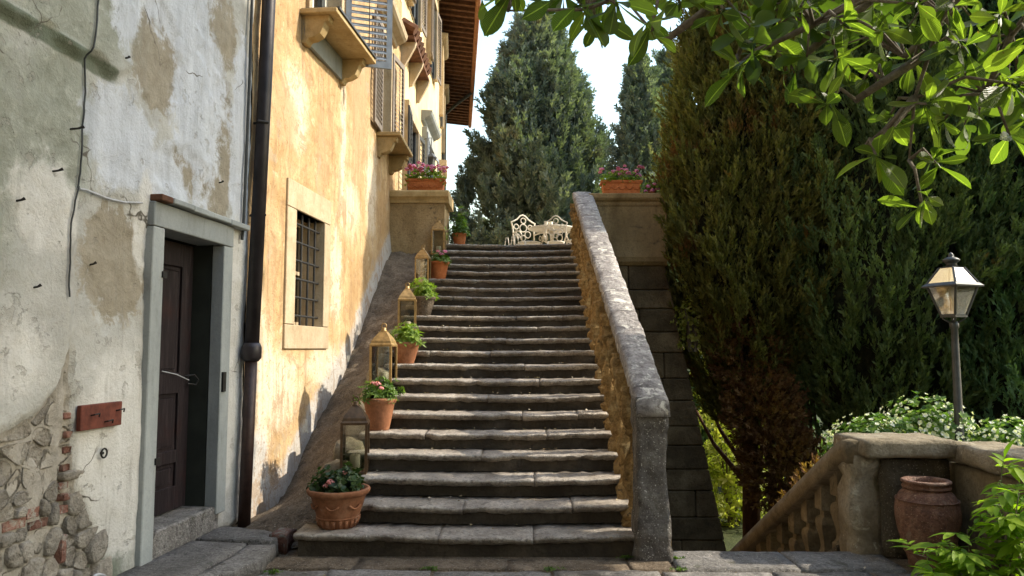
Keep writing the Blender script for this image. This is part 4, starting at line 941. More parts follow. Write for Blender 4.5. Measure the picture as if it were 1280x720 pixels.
def swag(e, r, z):
    for s in (-1, 0, 1):
        MB().tube([(math.sin(s*.9+b)*r, -math.cos(s*.9+b)*r, z-.02*math.cos(b*8)) for b in np.linspace(-.25, .25, 7)], .008, 5).obj('swag', M['terracotta'], e, True)
swag(p1, .208, .18)
pot_plant('tall terracotta pot with pinkish blooms behind the nearest bronze lantern', (-1.37, 7.30, tz(5)), .165, .095, .31, 'terracotta', 'plant', .19, .20, [(.0, -.12, .44, .035), (.04, -.14, .40, .028), (-.05, -.1, .45, .025)], 'salmon_flower', nl=210, ls=.085)
pot_plant('rust terracotta pot with bright green plant between the second and third lantern', (-1.32, 8.66, tz(9)), .165, .085, .25, 'terracotta', 'plant_light', .18, .22, nl=190, ls=.085)
pot_plant('pale mossy terracotta pot with light green plant beside the third lantern', (-1.30, 10.02, tz(13)), .165, .09, .26, 'ramp', 'plant_light', .17, .24, nl=200, ls=.085)
pot_plant('orange terracotta pot with pink flowers beside the fourth lantern', (-1.25, 11.36, tz(17)), .165, .10, .28, 'terracotta_bright', 'plant', .17, .17, [(.05, -.1, .38, .04), (.1, -.06, .42, .04), (.0, -.13, .42, .03)], 'pink_flower', nl=130, ls=.085)
pot_plant('orange terracotta pot of yellow flowering plant below the pedestal at stair head', (-1.45, 12.68, tz(21)), .15, .10, .26, 'terracotta_bright', 'plant_light', .20, .25, [(-.1, -.1, .45, .035), (.05, -.14, .42, .035), (-.02, -.12, .48, .03), (.1, -.05, .47, .03)], 'yellow_flower', nl=200, ls=.09)
pot_plant('leafy green plant in terracotta pot on the terrace beside the pedestal', (-1.08, 13.15, 3.36), .13, .09, .24, 'terracotta_bright', 'plant', .17, .42, nl=200, ls=.09)

def lantern_proto(h, s):
    """square bronze candle lantern: base, posts, glass panes, domed roof with ring"""
    e = thing('candle_lantern', 'x', 'lantern', 'candle lanterns on the stairs'); b = s/2; hb = .025; ht = h*.66
    MB().box(-b*1.05, b*1.05, -b*1.05, b*1.05, 0, hb).obj('base', M['bronze'], e, bevel=.004)
    for sx in (-1, 1):
        for sy in (-1, 1):
            MB().box(sx*b-.012, sx*b+.012, sy*b-.012, sy*b+.012, hb, ht).obj('corner_post', M['bronze'], e)
    for sx, sy in ((0, -1), (0, 1), (1, 0), (-1, 0)):
        if sx == 0: MB().box(-b+.009, b-.009, sy*b-.001, sy*b+.001, hb, ht).obj('glass_pane', M['glass'], e)
        else: MB().box(sx*b-.001, sx*b+.001, -b+.009, b-.009, hb, ht).obj('glass_pane', M['glass'], e)
    r2 = math.sqrt(2); prof = [(b*1.10*r2, ht), (b*1.12*r2, ht+.02), (b*1.02*r2, ht+.035), (b*.96*r2, ht+.06), (b*.70*r2, ht+.105), (b*.42*r2, ht+.145), (b*.34*r2, ht+.16)]
    MB().lathe(prof, 4, rot=math.pi/4).obj('roof', M['bronze'], e)
    zc = ht+.16; MB().lathe([(b*.30, zc-.005), (b*.34, zc+.01), (b*.22, zc+.02), (b*.26, zc+.035), (b*.1, zc+.045)], 12).obj('vent', M['bronze'], e, True)
    MB().tube([(.026*math.cos(a), 0, zc+.06+.026*math.sin(a)) for a in np.linspace(0, 6.2832, 17)], .007, 6, False).obj('ring', M['bronze'], e, True)
    ca = MB().lathe([(.047, hb), (.047, hb+.13), (.042, hb+.138), (.01, hb+.134)], 16).obj('candle', M['candle'], e, True)
    MB().tube([(0, 0, hb+.13), (.003, 0, hb+.15)], .002, 5).obj('wick', M['iron'], ca)
    return e
lp = lantern_proto(.66, .215)
for i, (x, y, z, sc, lab, rz) in enumerate([(-1.46, 6.66, tz(3), .98, 'dark bronze candle lantern standing just behind the wide bottom-step pot', .12),
        (-1.49, 8.14, tz(7)+.06, 1.02, 'bronze candle lantern with white candle beside the rust pot of bright green', -.1), (-1.45, 9.55, tz(11)+.06, .96, 'bronze candle lantern beside the pale mossy pot halfway up', .1),
        (-1.46, 11.12, tz(16)+.06, .88, 'bronze candle lantern in front of the orange pot with pink flowers', -.05), (-1.37, 12.42, tz(20)+.06, .93, 'topmost bronze candle lantern below the pedestal and yellow flowers', 0.)]):
    o = lp if i == 0 else copy_tree(lp)
    o['label'] = lab; o.location = (x, y, z); o.rotation_euler = (0, 0, rz); o.scale = (sc, sc, sc)
for ch in lp.children:
    if ch.name.split('.')[0] in ('corner_post', 'base', 'roof', 'vent', 'ring'):
        ch.data = ch.data.copy(); ch.data.materials[0] = M['bronze_dark']

def box_planter(label, loc, L_, D_, h, seed):
    e = thing('planter_box', label, 'planter', 'terracotta planter boxes on the walls')
    def ring(s, z): return [(-L_/2*s, -D_/2*s, z), (L_/2*s, -D_/2*s, z), (L_/2*s, D_/2*s, z), (-L_/2*s, D_/2*s, z)]
    V = []; zz = [(.86, 0), (.88, .02), (.97, h*.8), (1.04, h*.82), (1.05, h), (.95, h), (.93, h*.9)]
    for s, z in zz: V += ring(s, z)
    Fc = [(0, 3, 2, 1)]
    for i in range(len(zz)-1):
        for k_ in range(4): Fc.append((i*4+k_, i*4+(k_+1) % 4, (i+1)*4+(k_+1) % 4, (i+1)*4+k_))
    Fc.append(tuple((len(zz)-1)*4+k_ for k_ in range(4)))
    me = mesh(V, Fc); bm = bmesh.new(); bm.from_mesh(me); bmesh.ops.bevel(bm, geom=list(bm.edges), offset=.008, segments=2, affect='EDGES'); bm.to_mesh(me); bm.free()
    link('trough', me, M['terracotta_bright'], e)
    for k_ in range(5):      # relief swags on the long side
        xc = (k_-2)*L_*.18; MB().tube([(xc+L_*.08*math.cos(a), -D_/2*.955, h*.55-.05*math.sin(a)) for a in np.linspace(0, math.pi, 9)], .009, 5).obj('swag', M['terracotta_bright'], e, True)
    MB().box(-L_*.46, L_*.46, -D_*.45, D_*.45, h*.85, h*.93).obj('soil', M['soil'], e)
    n = 300; P_ = np.stack([rng.uniform(-L_*.5, L_*.5, n), rng.uniform(-D_*.6, D_*.6, n), h+rng.uniform(-.04, .17, n)], 1); P_[:, 2] -= .10*np.abs(P_[:, 0]/(L_*.5))**3
    link('foliage', cloud(P_, rng.normal(0, .5, (n, 3))+np.array([0, -.2, 1]), .085*rng.uniform(.6, 1.2, n), *LEAFY), M['plant_light'], e)
    fms = [flower_mesh(.04, 6, seed+k_) for k_ in range(3)]
    for k_ in range(30):
        o = link('flower', fms[k_ % 3], M['pink_flower'], e)
        o.location = (random.uniform(-L_*.52, L_*.56), random.uniform(-D_*.6, D_*.4), h+random.uniform(.10, .27)); o.scale = (random.uniform(.7, 1.25),)*3
    e.location = loc; return e
box_planter('orange terracotta planter of pink geraniums on the pedestal by the house', (-1.63, 12.72, 4.222), .66, .30, .25, 1)
pb = box_planter('orange terracotta planter of pink geraniums on the right terrace parapet', (1.79, 13.0, 4.247), .70, .30, .25, 8)
tr_ = pot_plant('small pot of trailing pink flowers beside the right parapet planter', (2.33, 12.98, 4.247), .08, .06, .1, 'terracotta', 'plant_light', .14, .14, [(-.08, -.12, .12, .05), (.02, -.13, .15, .05), (.08, -.1, .08, .05), (-.02, -.15, .05, .045), (-.12, -.09, .05, .04)], 'pink_flower', nl=90, ls=.08, group='flower pots on the terrace')

# ---------------------------------------------------------------- white garden furniture on the terrace
TZ = 3.36
def chair(label, loc, rz, sc=1.0):
    e = thing('garden_chair', label, 'chair', 'white cast-iron garden chairs'); W_ = M['white_iron']
    MB().lathe([(.24, .42), (.25, .43), (.25, .45), (.23, .455)], 18).obj('seat', W_, e, True)
    for sx in (-1, 1):
        for sy in (-1, 1):
            MB().tube([(sx*.19, sy*.18, .43), (sx*.235, sy*.22, .28), (sx*.20, sy*.20, .10), (sx*.25, sy*.24, 0)], [.019, .016, .014, .018], 6).obj('leg', W_, e, True)
    back = [(-.25, .23, .42), (-.255, .25, .62), (-.26, .27, .80), (-.29, .28, .92), (-.23, .285, .94), (-.14, .29, .99), (-.06, .30, 1.07), (0, .30, 1.09), (.06, .30, 1.07), (.14, .29, .99), (.23, .285, .94), (.29, .28, .92), (.26, .27, .80), (.255, .25, .62), (.25, .23, .42)]
    MB().tube(back, .017, 6).obj('back_frame', W_, e, True)
    for cx_, cz_, r_ in ((0, .80, .085), (0, .96, .06), (-.11, .66, .07), (.11, .66, .07), (0, .58, .06), (-.17, .82, .055), (.17, .82, .055)):
        MB().tube([(cx_+r_*math.cos(a), .275, cz_+r_*math.sin(a)) for a in np.linspace(0, 6.2832, 15)], .012, 5, False).obj('scroll', W_, e, True)
    for sx in (-1, 1):
        MB().tube([(sx*.255, .25, .66), (sx*.29, .05, .68), (sx*.30, -.12, .66), (sx*.27, -.16, .58), (sx*.24, -.12, .45)], .016, 6).obj('arm', W_, e, True)
        MB().tube([(sx*.27, .0+.05*math.cos(a), .56+.05*math.sin(a)) for a in np.linspace(0, 6.28, 11)], .010, 5, False).obj('scroll', W_, e, True)
    MB().tube([(-.2, 0, .2), (0, 0, .24), (.2, 0, .2)], .012, 5).obj('stretcher', W_, e)
    e.location = loc; e.rotation_euler = (0, 0, rz); e.scale = (sc,)*3; return e
chair('white scrolled iron armchair with tall crested back left of the round table', (.20, 15.75, TZ), R(28))
chair('white iron armchair partly hidden behind the balustrade cap beside the table', (1.22, 15.5, TZ), R(-75), 1.0)
chair('white iron chair seen from behind pushed up to the round table', (.72, 15.0, TZ), R(180), .78)
tb = thing('garden_table', 'round white cast-iron garden table on the terrace', 'table')
MB().lathe([(.40, .70), (.47, .715), (.49, .73), (.49, .75), (.45, .758)], 32).obj('tabletop', M['white_iron'], tb, True)
MB().lathe([(.03, .30), (.055, .36), (.03, .45), (.05, .6), (.10, .70)], 12).obj('pedestal', M['white_iron'], tb, True)
for k_ in range(3):
    a = k_*2.094+.4; c, s = math.cos(a), math.sin(a)
    MB().tube([(c*.04, s*.04, .36), (c*.16, s*.16, .38), (c*.24, s*.24, .22), (c*.22, s*.22, .1), (c*.36, s*.36, 0)], .022, 7).obj('leg', M['white_iron'], tb, True)
    MB().tube([(c*(.18+.07*math.cos(b)), s*(.18+.07*math.cos(b)), .56+.08*math.sin(b)) for b in np.linspace(0, 6.28, 13)], .013, 5, False).obj('scroll', M['white_iron'], tb, True)
tb.location = (.68, 15.7, TZ)
ws = thing('wire_plant_stand', 'small pale wirework stand with looped tops on the terrace', 'plant stand')
for k_ in range(5):
    a = k_*1.2566; cx_, cy_ = .11*math.cos(a), .11*math.sin(a)
    MB().tube([(cx_*1.3-.05, cy_*1.3, 0), (cx_-.04, cy_, .35), (cx_-.02, cy_, .58-.04*k_), (cx_+.02, cy_, .58-.04*k_), (cx_+.04, cy_, .35), (cx_*1.3+.05, cy_*1.3, 0)], .007, 5).obj('wire_loop', M['white_iron'], ws, True)
MB().tube([(.15*math.cos(a), .15*math.sin(a), .3) for a in np.linspace(0, 6.28, 17)], .007, 5, False).obj('wire_ring', M['white_iron'], ws, True)
ws.location = (-.18, 15.3, TZ)
for i, xx in enumerate((.56, .66)):
    o = MB().lathe([(.035, 0), (.04, .02), (.045, .13), (.043, .135), (.038, .13), (.033, .02)], 12).obj('glass_tumbler', M['candle'], None, True); o.location = (xx, 15.7+i*.03, TZ+.757)
    tag(o, 'pale glass tumbler standing on the round white table', 'glass', 'tumblers on the garden table')

# ---------------------------------------------------------------- big oil jar in the corner
jar = thing('oil_jar', 'large brown terracotta oil jar with rolled rim against the pier', 'jar')
MB().lathe([(.125, 0), (.14, .012), (.135, .03), (.15, .08), (.175, .16), (.198, .25), (.212, .34), (.214, .40), (.205, .46), (.18, .51), (.15, .54), (.14, .548)], 32).obj('body', M['jar'], jar, True)
MB().lathe([(.135, .542), (.158, .55), (.162, .562), (.150, .574), (.152, .582), (.166, .59), (.166, .605), (.15, .612), (.125, .606), (.12, .58), (.115, .545)], 32).obj('rim', M['jar'], jar, True)
for zz, rr in ((.10, .158), (.17, .18), (.47, .205)): MB().tube([(rr*math.cos(a), rr*math.sin(a), zz) for a in np.linspace(0, 6.2832, 33)], .006, 5, False).obj('band', M['jar'], jar, True)
jar.location = (2.93, 5.50, .0)

# ---------------------------------------------------------------- garden lamp post
lm = thing('lamp_post', 'dark iron garden lamp post with glazed square lantern above white flowers', 'lamp post')
MB().lathe([(.085, .0), (.085, .05), (.06, .07), (.042, .12), (.034, .16), (.027, .9), (.025, 1.02), (.034, 1.03), (.034, 1.06), (.022, 1.08)], 16).obj('post', M['iron_grey'], lm, True)
hl, hh = 1.13, 1.36; r2 = math.sqrt(2); rb_, rt_ = .062*r2, .125*r2; rc_ = .062*r2
for k_ in range(4):
    a = math.pi/4+k_*math.pi/2; c, s = math.cos(a), math.sin(a)
    MB().tube([(c*.03, s*.03, 1.07), (c*.075, s*.075, 1.10), (c*rb_*.95, s*rb_*.95, hl)], .008, 6).obj('bracket', M['iron_grey'], lm)
    MB().tube([(c*rb_, s*rb_, hl), (c*rt_, s*rt_, hh)], .010, 6).obj('lantern_edge', M['iron_grey'], lm)
    MB().tube([(c*rt_*1.02, s*rt_*1.02, hh+.02), (c*rc_, s*rc_, hh+.145)], .009, 6).obj('roof_edge', M['iron_grey'], lm)
    a2 = a+math.pi/2; c2, s2 = math.cos(a2), math.sin(a2)
    def quad(ra, za, rb2, zb): return mesh([(c*ra, s*ra, za), (c2*ra, s2*ra, za), (c2*rb2, s2*rb2, zb), (c*rb2, s*rb2, zb)], [(0, 1, 2, 3)], fix=False)
    link('glass_pane', quad(rb_, hl, rt_, hh), M['lamp_glass'], lm); link('roof_pane', quad(rt_*1.0, hh+.025, rc_, hh+.145), M['lamp_glass'], lm)
MB().lathe([(rb_*1.08, hl-.02), (rb_*1.08, hl+.005), (rb_*.9, hl+.006)], 4, rot=math.pi/4).obj('lantern_base', M['iron_grey'], lm)
MB().lathe([(rt_*1.02, hh-.005), (rt_*1.22, hh-.012), (rt_*1.24, hh), (rt_*1.05, hh+.022), (rt_*.98, hh+.024)], 4, rot=math.pi/4).obj('lantern_eave', M['iron_grey'], lm)
MB().lathe([(rc_, hh+.14), (rc_*1.06, hh+.15), (.04, hh+.158)], 4, rot=math.pi/4).obj('roof_cap', M['iron_grey'], lm)
MB().lathe([(.045, hh+.155), (.035, hh+.175), (.045, hh+.185), (.062, hh+.20), (.062, hh+.212), (.035, hh+.228), (.018, hh+.235), (.022, hh+.247), (.012, hh+.262), (.003, hh+.27)], 14).obj('finial', M['iron_grey'], lm, True)
MB().lathe([(.016, hl), (.016, hl+.12), (.03, hl+.15), (.032, hl+.2), (.015, hl+.235)], 10).obj('bulb', M['candle'], lm, True)
lm.location = (3.72, 6.42, .62); lm.rotation_euler = (0, 0, R(22)); lm.scale = (1.08, 1.08, 1.08)

# ================================================================ vegetation
def cyp_env(t_, taper, low):
    env = np.clip((1-t_**2.2), 0, 1)**.75*taper+(1-taper)*(1-t_)
    return env*np.clip(low[0]+(t_-low[1])*low[2], .12, 1)
def cypress_points(n, base, height, rad, seed, taper=.75, lump=.25, lowcut=0.0, shell=.45, low=(.55, 0, 3.), per=16, plen=.6):
    """feathery upright plumes on the surface of an uneven column; returns spray points and axes"""
    g_ = np.random.default_rng(seed); k_ = n//per; t_ = g_.random(k_)**.85; t_ = lowcut+(1-lowcut)*t_; th = g_.uniform(0, 6.283, k_); th = np.where((np.sin(th) > .3) & (g_.random(k_) < .75), -th, th)
    lum = 1+lump*(fbm(th*1.6+seed, t_*height*.9, seed, 4)-.5)*2+.10*np.sin(th*5+t_*9+seed)
    rr = rad*cyp_env(t_, taper, low)*lum*(1-shell*g_.random(k_)**2.2)*(1+.16*g_.random(k_)**6)
    C_ = np.stack([base[0]+rr*np.cos(th), base[1]+rr*np.sin(th), base[2]+t_*height], 1)
    A_ = np.stack([np.cos(th)*.30, np.sin(th)*.30, np.ones(k_)], 1)+g_.normal(0, .14, (k_, 3)); A_ /= np.linalg.norm(A_, axis=1, keepdims=True)
    O_ = np.stack([np.cos(th), np.sin(th), np.zeros(k_)], 1); L_ = plen*g_.uniform(.6, 1.3, k_)
    u = g_.random((k_, per)); sp = (.16*np.sin(np.pi*np.clip(u*.9+.1, 0, 1)))[..., None]*L_[:, None, None]
    J_ = g_.normal(0, .55, (k_, per, 3)); P_ = C_[:, None]+A_[:, None]*(u*L_[:, None])[..., None]+sp*(O_[:, None]*.6+J_)
    ax = A_[:, None]+.55*J_*.6+O_[:, None]*.18
    return P_.reshape(-1, 3), ax.reshape(-1, 3)
def cypress(name, label, base, height, rad, mat, n, size, seed, tr=.16, tmpl=SPRAY, trunkm='bark', group=None, core=.74, **kw):
    e = thing(name, label, 'tree', group); P_, ax = cypress_points(n, base, height, rad, seed, **kw)
    link('crown', cloud(P_, ax, size*rng.uniform(.6, 1.35, len(P_)), *tmpl), M[mat], e)
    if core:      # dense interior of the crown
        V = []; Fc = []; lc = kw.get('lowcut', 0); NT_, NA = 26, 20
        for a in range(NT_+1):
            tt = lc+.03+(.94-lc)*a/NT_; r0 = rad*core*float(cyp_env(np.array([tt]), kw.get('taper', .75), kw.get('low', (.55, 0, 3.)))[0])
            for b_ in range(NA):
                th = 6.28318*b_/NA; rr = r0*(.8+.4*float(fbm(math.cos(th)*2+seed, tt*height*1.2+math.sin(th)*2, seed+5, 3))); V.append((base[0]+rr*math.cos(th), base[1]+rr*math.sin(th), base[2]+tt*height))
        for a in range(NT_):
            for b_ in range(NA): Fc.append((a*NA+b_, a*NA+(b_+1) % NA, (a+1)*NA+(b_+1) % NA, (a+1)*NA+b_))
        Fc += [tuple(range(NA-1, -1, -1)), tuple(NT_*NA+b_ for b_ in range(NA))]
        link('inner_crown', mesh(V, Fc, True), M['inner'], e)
    b = Vector(base); MB().tube([b, b+Vector((.05, 0, height*.3)), b+Vector((-.04, .03, height*.6)), b+Vector((0, 0, height*.94))], [tr, tr*.8, tr*.5, .02], 9).obj('trunk', M[trunkm], e, True)
    r = random.Random(seed)
    for k_ in range(14):
        z = height*r.uniform(.12, .8); a = r.uniform(0, 6.28); l = rad*.75*(1-z/height*.7)
        MB().tube([b+Vector((0, 0, z)), b+Vector((math.cos(a)*l*.5, math.sin(a)*l*.5, z+l*.5)), b+Vector((math.cos(a)*l, math.sin(a)*l, z+l*1.3))], [tr*.35, tr*.22, .012], 6).obj('limb', M[trunkm], e, True)
    return rebase(e, base)
HG = 'cypresses beside the terrace'
cypress('cypress_tree', 'broad olive-brown cypress with rusty patches crowding the terrace wall', (4.02, 13.3, -2.3), 11.6, 2.05, 'cypress_olive', 30000, .20, 21, lowcut=.20, lump=.3, low=(.22, .2, 2.8), trunkm='bark_red', group=HG)
cypress('cypress_tree', 'dark green cypress standing between the olive one and the lamp post', (6.1, 12.9, -2.3), 13.5, 2.2, 'cypress_dark', 30000, .20, 22, lowcut=.15, lump=.3, low=(.45, .15, 3.), trunkm='bark_red', group=HG)
cypress('cypress_tree', 'fresh green cypress with upright plumes directly behind the lamp post', (8.6, 12.7, -2.3), 13.5, 2.3, 'cypress_green', 27000, .21, 23, lowcut=.08, lump=.25, group=HG)
BG = 'cypresses behind the terrace'
cypress('cypress_tree', 'big grey-green cypress towering behind the white table and chairs', (.60, 27.5, 2.6), 10.6, 2.8, 'cypress_hazy_grey', 24000, .34, 31, tr=.3, tmpl=SPRAY2, lump=.5, taper=.68, shell=.6, core=.5, low=(.8, 0, 3.), per=20, plen=.95, group=BG)
cypress('cypress_tree', 'slim grey-green cypress seen between the big one and the parapet planter', (4.15, 25, 2.4), 8.2, .95, 'cypress_hazy_grey', 7000, .28, 32, tmpl=SPRAY2, lump=.3, per=20, plen=.8, group=BG)
cypress('cypress_tree', 'narrow pale cypress close behind the slim grey-green one', (6.0, 29, 2.0), 11.0, 1.3, 'cypress_hazy_grey', 6000, .3, 33, tmpl=SPRAY2, lump=.3, per=20, plen=.8, group=BG)
# dry red-brown lower growth and bare stems of the hedge
ds_ = thing('dry_shrub', 'dry reddish-brown undergrowth below the cypress hedge', 'shrub')
n = 6500; g_ = np.random.default_rng(4); c0 = np.array([[4.0, 12.4, .5], [4.2, 12.3, -.3], [4.7, 12.2, -.7], [3.85, 12.6, 1.5], [5.3, 12.0, -1.0]])
idx = g_.integers(0, 5, n); dd = g_.normal(0, 1, (n, 3)); dd /= np.linalg.norm(dd, axis=1, keepdims=True); P_ = c0[idx]+dd*np.array([.62, .5, .75])*(g_.random(n)[:, None]**.4)
link('foliage', cloud(P_, dd+np.array([0, 0, .5]), .16*g_.uniform(.5, 1.3, n), *SPRAY2), M['dry'], ds_)
for k_ in range(14):
    x = 4.1+k_*.13; MB().tube([(x+random.uniform(-.1, .1), 12.7, -2.3), (x+random.uniform(-.2, .2), 12.8, -.5), (x+random.uniform(-.4, .4), 13.0, 1.6)], [.04, .03, .012], 6).obj('stem', M['bark_red'], ds_)
rebase(ds_, (4.4, 12.6, -2.3))
# sunlit shrubs in the gap behind the wall corner
def shrub(name, label, c, r, n, size, mat, tmpl=LEAFY2, group=None, base=None, cat='shrub'):
    e = thing(name, label, cat, group); g_ = np.random.default_rng(n); d = g_.normal(0, 1, (n, 3)); d /= np.linalg.norm(d, axis=1, keepdims=True)
    rr = (1-.6*g_.random(n)**1.6)*(1+.35*(fbm(d[:, 0]*2.5+5+d[:, 1], d[:, 2]*2.5+9, n, 3)-.5)*2)
    P_ = np.array(c)+d*np.array(r)*rr[:, None]; link('foliage', cloud(P_, d+np.array([0, 0, .6]), size*g_.uniform(.6, 1.3, n), *tmpl), M[mat], e)
    bz = base if base is not None else c[2]-r[2]
    for k_ in range(5):
        a = k_*1.3; MB().tube([(c[0]+.05*math.cos(a), c[1]+.05*math.sin(a), bz), (c[0]+r[0]*.35*math.cos(a), c[1]+r[1]*.35*math.sin(a), c[2]), (c[0]+r[0]*.7*math.cos(a), c[1]+r[1]*.7*math.sin(a), c[2]+r[2]*.5)], [.03, .02, .006], 5).obj('stem', M['branch'], e)
    return rebase(e, (c[0], c[1], bz))
SG = 'sunlit shrubs beyond the wall corner'
shrub('garden_shrub', 'bright sunlit shrub in the gap beside the battered wall foot', (4.8, 16.9, -1.3), (1.1, 1.2, 1.1), 560, .22, 'sunny', group=SG, base=-2.3)
shrub('garden_shrub', 'tall pale sunlit shrub seen between wall edge and cypress', (4.6, 16.6, 1.0), (.9, 1.2, 2.0), 620, .20, 'sunny', group=SG, base=-2.3)
shrub('garden_shrub', 'dull green shrub deep in the gap behind the battered wall', (6.0, 21, 0), (2.2, 1.4, 2.4), 1600, .35, 'cypress_green', group=SG, base=-2.3)

shrub('garden_shrub', 'reddish-brown leafy shrub behind the descending handrail', (3.75, 8.6, -.75), (.75, .7, 1.0), 900, .13, 'dry', SPRAY2, base=-2.3)
shrub('garden_shrub', 'dark green shrub between the handrail and the hedge', (4.9, 9.6, -.6), (1.0, .8, 1.2), 1100, .16, 'cypress_dark', SPRAY2, base=-2.3)
shrub('sunlit_tone_creeper', 'leafy creeper clinging to the battered wall corner, sunlight put into its pale colour', (2.95, 12.78, 2.0), (.30, .2, .48), 320, .10, 'sunny', LEAFY, base=1.5, cat='creeper')  # pale leaves carry painted sunlight where the cypress blocks the sun
# white flowering plants in the bed
WG = 'white-flowering bushes in the planting bed'
for i, (c, r, n, lab) in enumerate([((2.98, 6.75, .42), (.30, .42, .38), 520, 'white-flowering bush tumbling behind the sloping handrail'), ((3.1, 6.65, .78), (.38, .36, .26), 520, 'white-flowering bush just behind the pier top'),
        ((3.62, 6.75, .88), (.34, .42, .32), 600, 'tallest white-flowering bush left of the lamp post'), ((4.15, 6.5, .80), (.40, .45, .24), 560, 'white-flowering bush right of the lamp post'), ((4.75, 6.4, .78), (.42, .45, .26), 520, 'white-flowering bush at the far end of the bed'), ((2.98, 7.5, .02), (.26, .4, .32), 360, 'white-flowering bush lowest along the descending handrail')]):
    c = (c[0], c[1], c[2]-.09); e = shrub('flowering_bush', lab, c, r, n, .085, 'jasmine', LEAFY, WG, base=.2 if c[0] < 3.5 else .6, cat='bush')
    m = n//3; g_ = np.random.default_rng(i+60); d = g_.normal(0, 1, (m, 3)); d[:, 2] = np.abs(d[:, 2])*.9-.15; d[:, 1] -= .25; d /= np.linalg.norm(d, axis=1, keepdims=True)
    P_ = np.array(c)+d*np.array(r)*g_.uniform(.9, 1.18, m)[:, None]-np.array(e.location)
    fl = link('flower_heads', cloud(P_, d, .045*g_.uniform(.6, 1.3, m), *leafy_template(7, .5, .24, 4)), M['white_flower'], e); fl['kind'] = 'stuff'
# a few wild twigs rising from the bed
for i in range(6):
    pass

# nandina bush by the jar: canes with narrow leaflets
nb_ = thing('nandina_bush', 'bright lime-green bamboo-like bush in front of the oil jar', 'bush')
def leaflet(l, wd, bend, fold, n=4, serr=0., obov=False):
    V = []; Fc = []; uv = []
    for i in range(n+1):
        t_ = i/n; ww = wd*math.sin(math.pi*min(1, t_**.85*.96+.04))**.8*(1 if t_ < 1 else .02)
        if obov: ww = wd*(1.12*math.sin(math.pi*t_**1.55)**.62*(.35+.65*min(1, t_*1.6)) if 0 < t_ < 1 else .03)
        zc = -bend*l*t_*t_
        V += [(-ww, l*t_, zc+fold*ww), (0, l*t_, zc), (ww, l*t_, zc+fold*ww)]; uv += [(0, t_), (.5, t_), (1, t_)]
    for i in range(n):
        a = i*3; Fc += [(a, a+1, a+4, a+3), (a+1, a+2, a+5, a+4)]
    me = mesh(V, Fc, True, fix=False); ul = me.uv_layers.new(name='UVMap')
    for lp_ in me.loops: ul.data[lp_.index].uv = uv[lp_.vertex_index]
    me.attributes.new('rnd', 'FLOAT', 'POINT').data.foreach_set('value', [random.random()]*len(V)); return me
def place(o, p, d, up, s=1.0):
    d = Vector(d).normalized(); u = Vector(up); x = d.cross(u); x = x.normalized() if x.length > 1e-4 else d.orthogonal().normalized(); z = x.cross(d)
    o.matrix_local = Matrix.Translation(p) @ Matrix((x, d, z)).transposed().to_4x4() @ Matrix.Scale(s, 4)
nl_m = [leaflet(.10, .0165, .25, .25), leaflet(.088, .015, .1, .3), leaflet(.112, .018, .35, .2)]
for m_ in nl_m: m_.materials.append(M['nandina'])
r = random.Random(12); cnt = 0
NB = Vector((2.62, 4.3, 0))
nitems = []
canes = [((2.2, 4.1, .36), 0), ((2.42, 4.0, .40), 0), ((2.68, 4.1, .78), 0), ((2.34, 4.02, .33), 0), ((2.18, 4.25, .42), 0), ((2.55, 4.0, .44), 0), ((2.75, 4.1, .52), 0), ((2.45, 4.2, .56), 0), ((2.62, 4.15, .70), 0), ((2.85, 4.3, .72), 0), ((2.72, 4.05, .30), 0), ((2.5, 3.95, .20), 0), ((2.9, 4.15, .45), 0), ((2.95, 4.4, .95), 0), ((2.75, 4.35, .88), 0), ((2.3, 4.12, .48), 0), ((2.62, 3.98, .12), 0), ((2.8, 4.05, .62), 0)]
for ci, (tip, _) in enumerate(canes):
    tip = Vector(tip); root = NB+Vector((r.uniform(-.08, .12), r.uniform(-.08, .08), -.01)); mid = root.lerp(tip, .6)+Vector((0, 0, .12))
    MB().tube([root, root.lerp(mid, .5)+Vector((0, 0, .05)), mid, tip], [.009, .008, .005, .002], 5).obj('cane', M['branch'], nb_, True)
    for s in range(7):
        t_ = .3+.7*s/6; b0 = (mid.lerp(tip, (t_-.3)/.7)); out = Vector((r.gauss(0, 1), r.gauss(0, 1)-.2, r.uniform(-.15, .5))).normalized(); L_ = r.uniform(.08, .17); e1 = b0+out*L_
        MB().tube([b0, b0+out*L_*.5+Vector((0, 0, .012)), e1], [.0025, .002, .001], 4).obj('leaf_stalk', M['nandina'], nb_)
        for k_ in range(5):
            q = b0.lerp(e1, [1, .75, .75, .4, .4][k_]); side = out.cross(Vector((0, 0, 1))).normalized()*([0, 1, -1, 1, -1][k_]); dr = out*.7+side*.8+Vector((0, 0, r.uniform(-.35, .15))) if k_ else out+Vector((0, 0, -.2))
            lm_ = nl_m[r.randrange(3)]; up_ = Vector((r.gauss(0, .25), r.gauss(0, .25), 1)); sc_ = r.uniform(.8, 1.45); cnt += 1
            if cnt < 300: place(link('leaf', lm_, None, nb_), q, dr, up_, sc_)
            else: nitems.append((lm_, q.copy(), dr.copy(), up_, sc_))
rebase_children = [c for c in nb_.children]
rebase(nb_, NB)

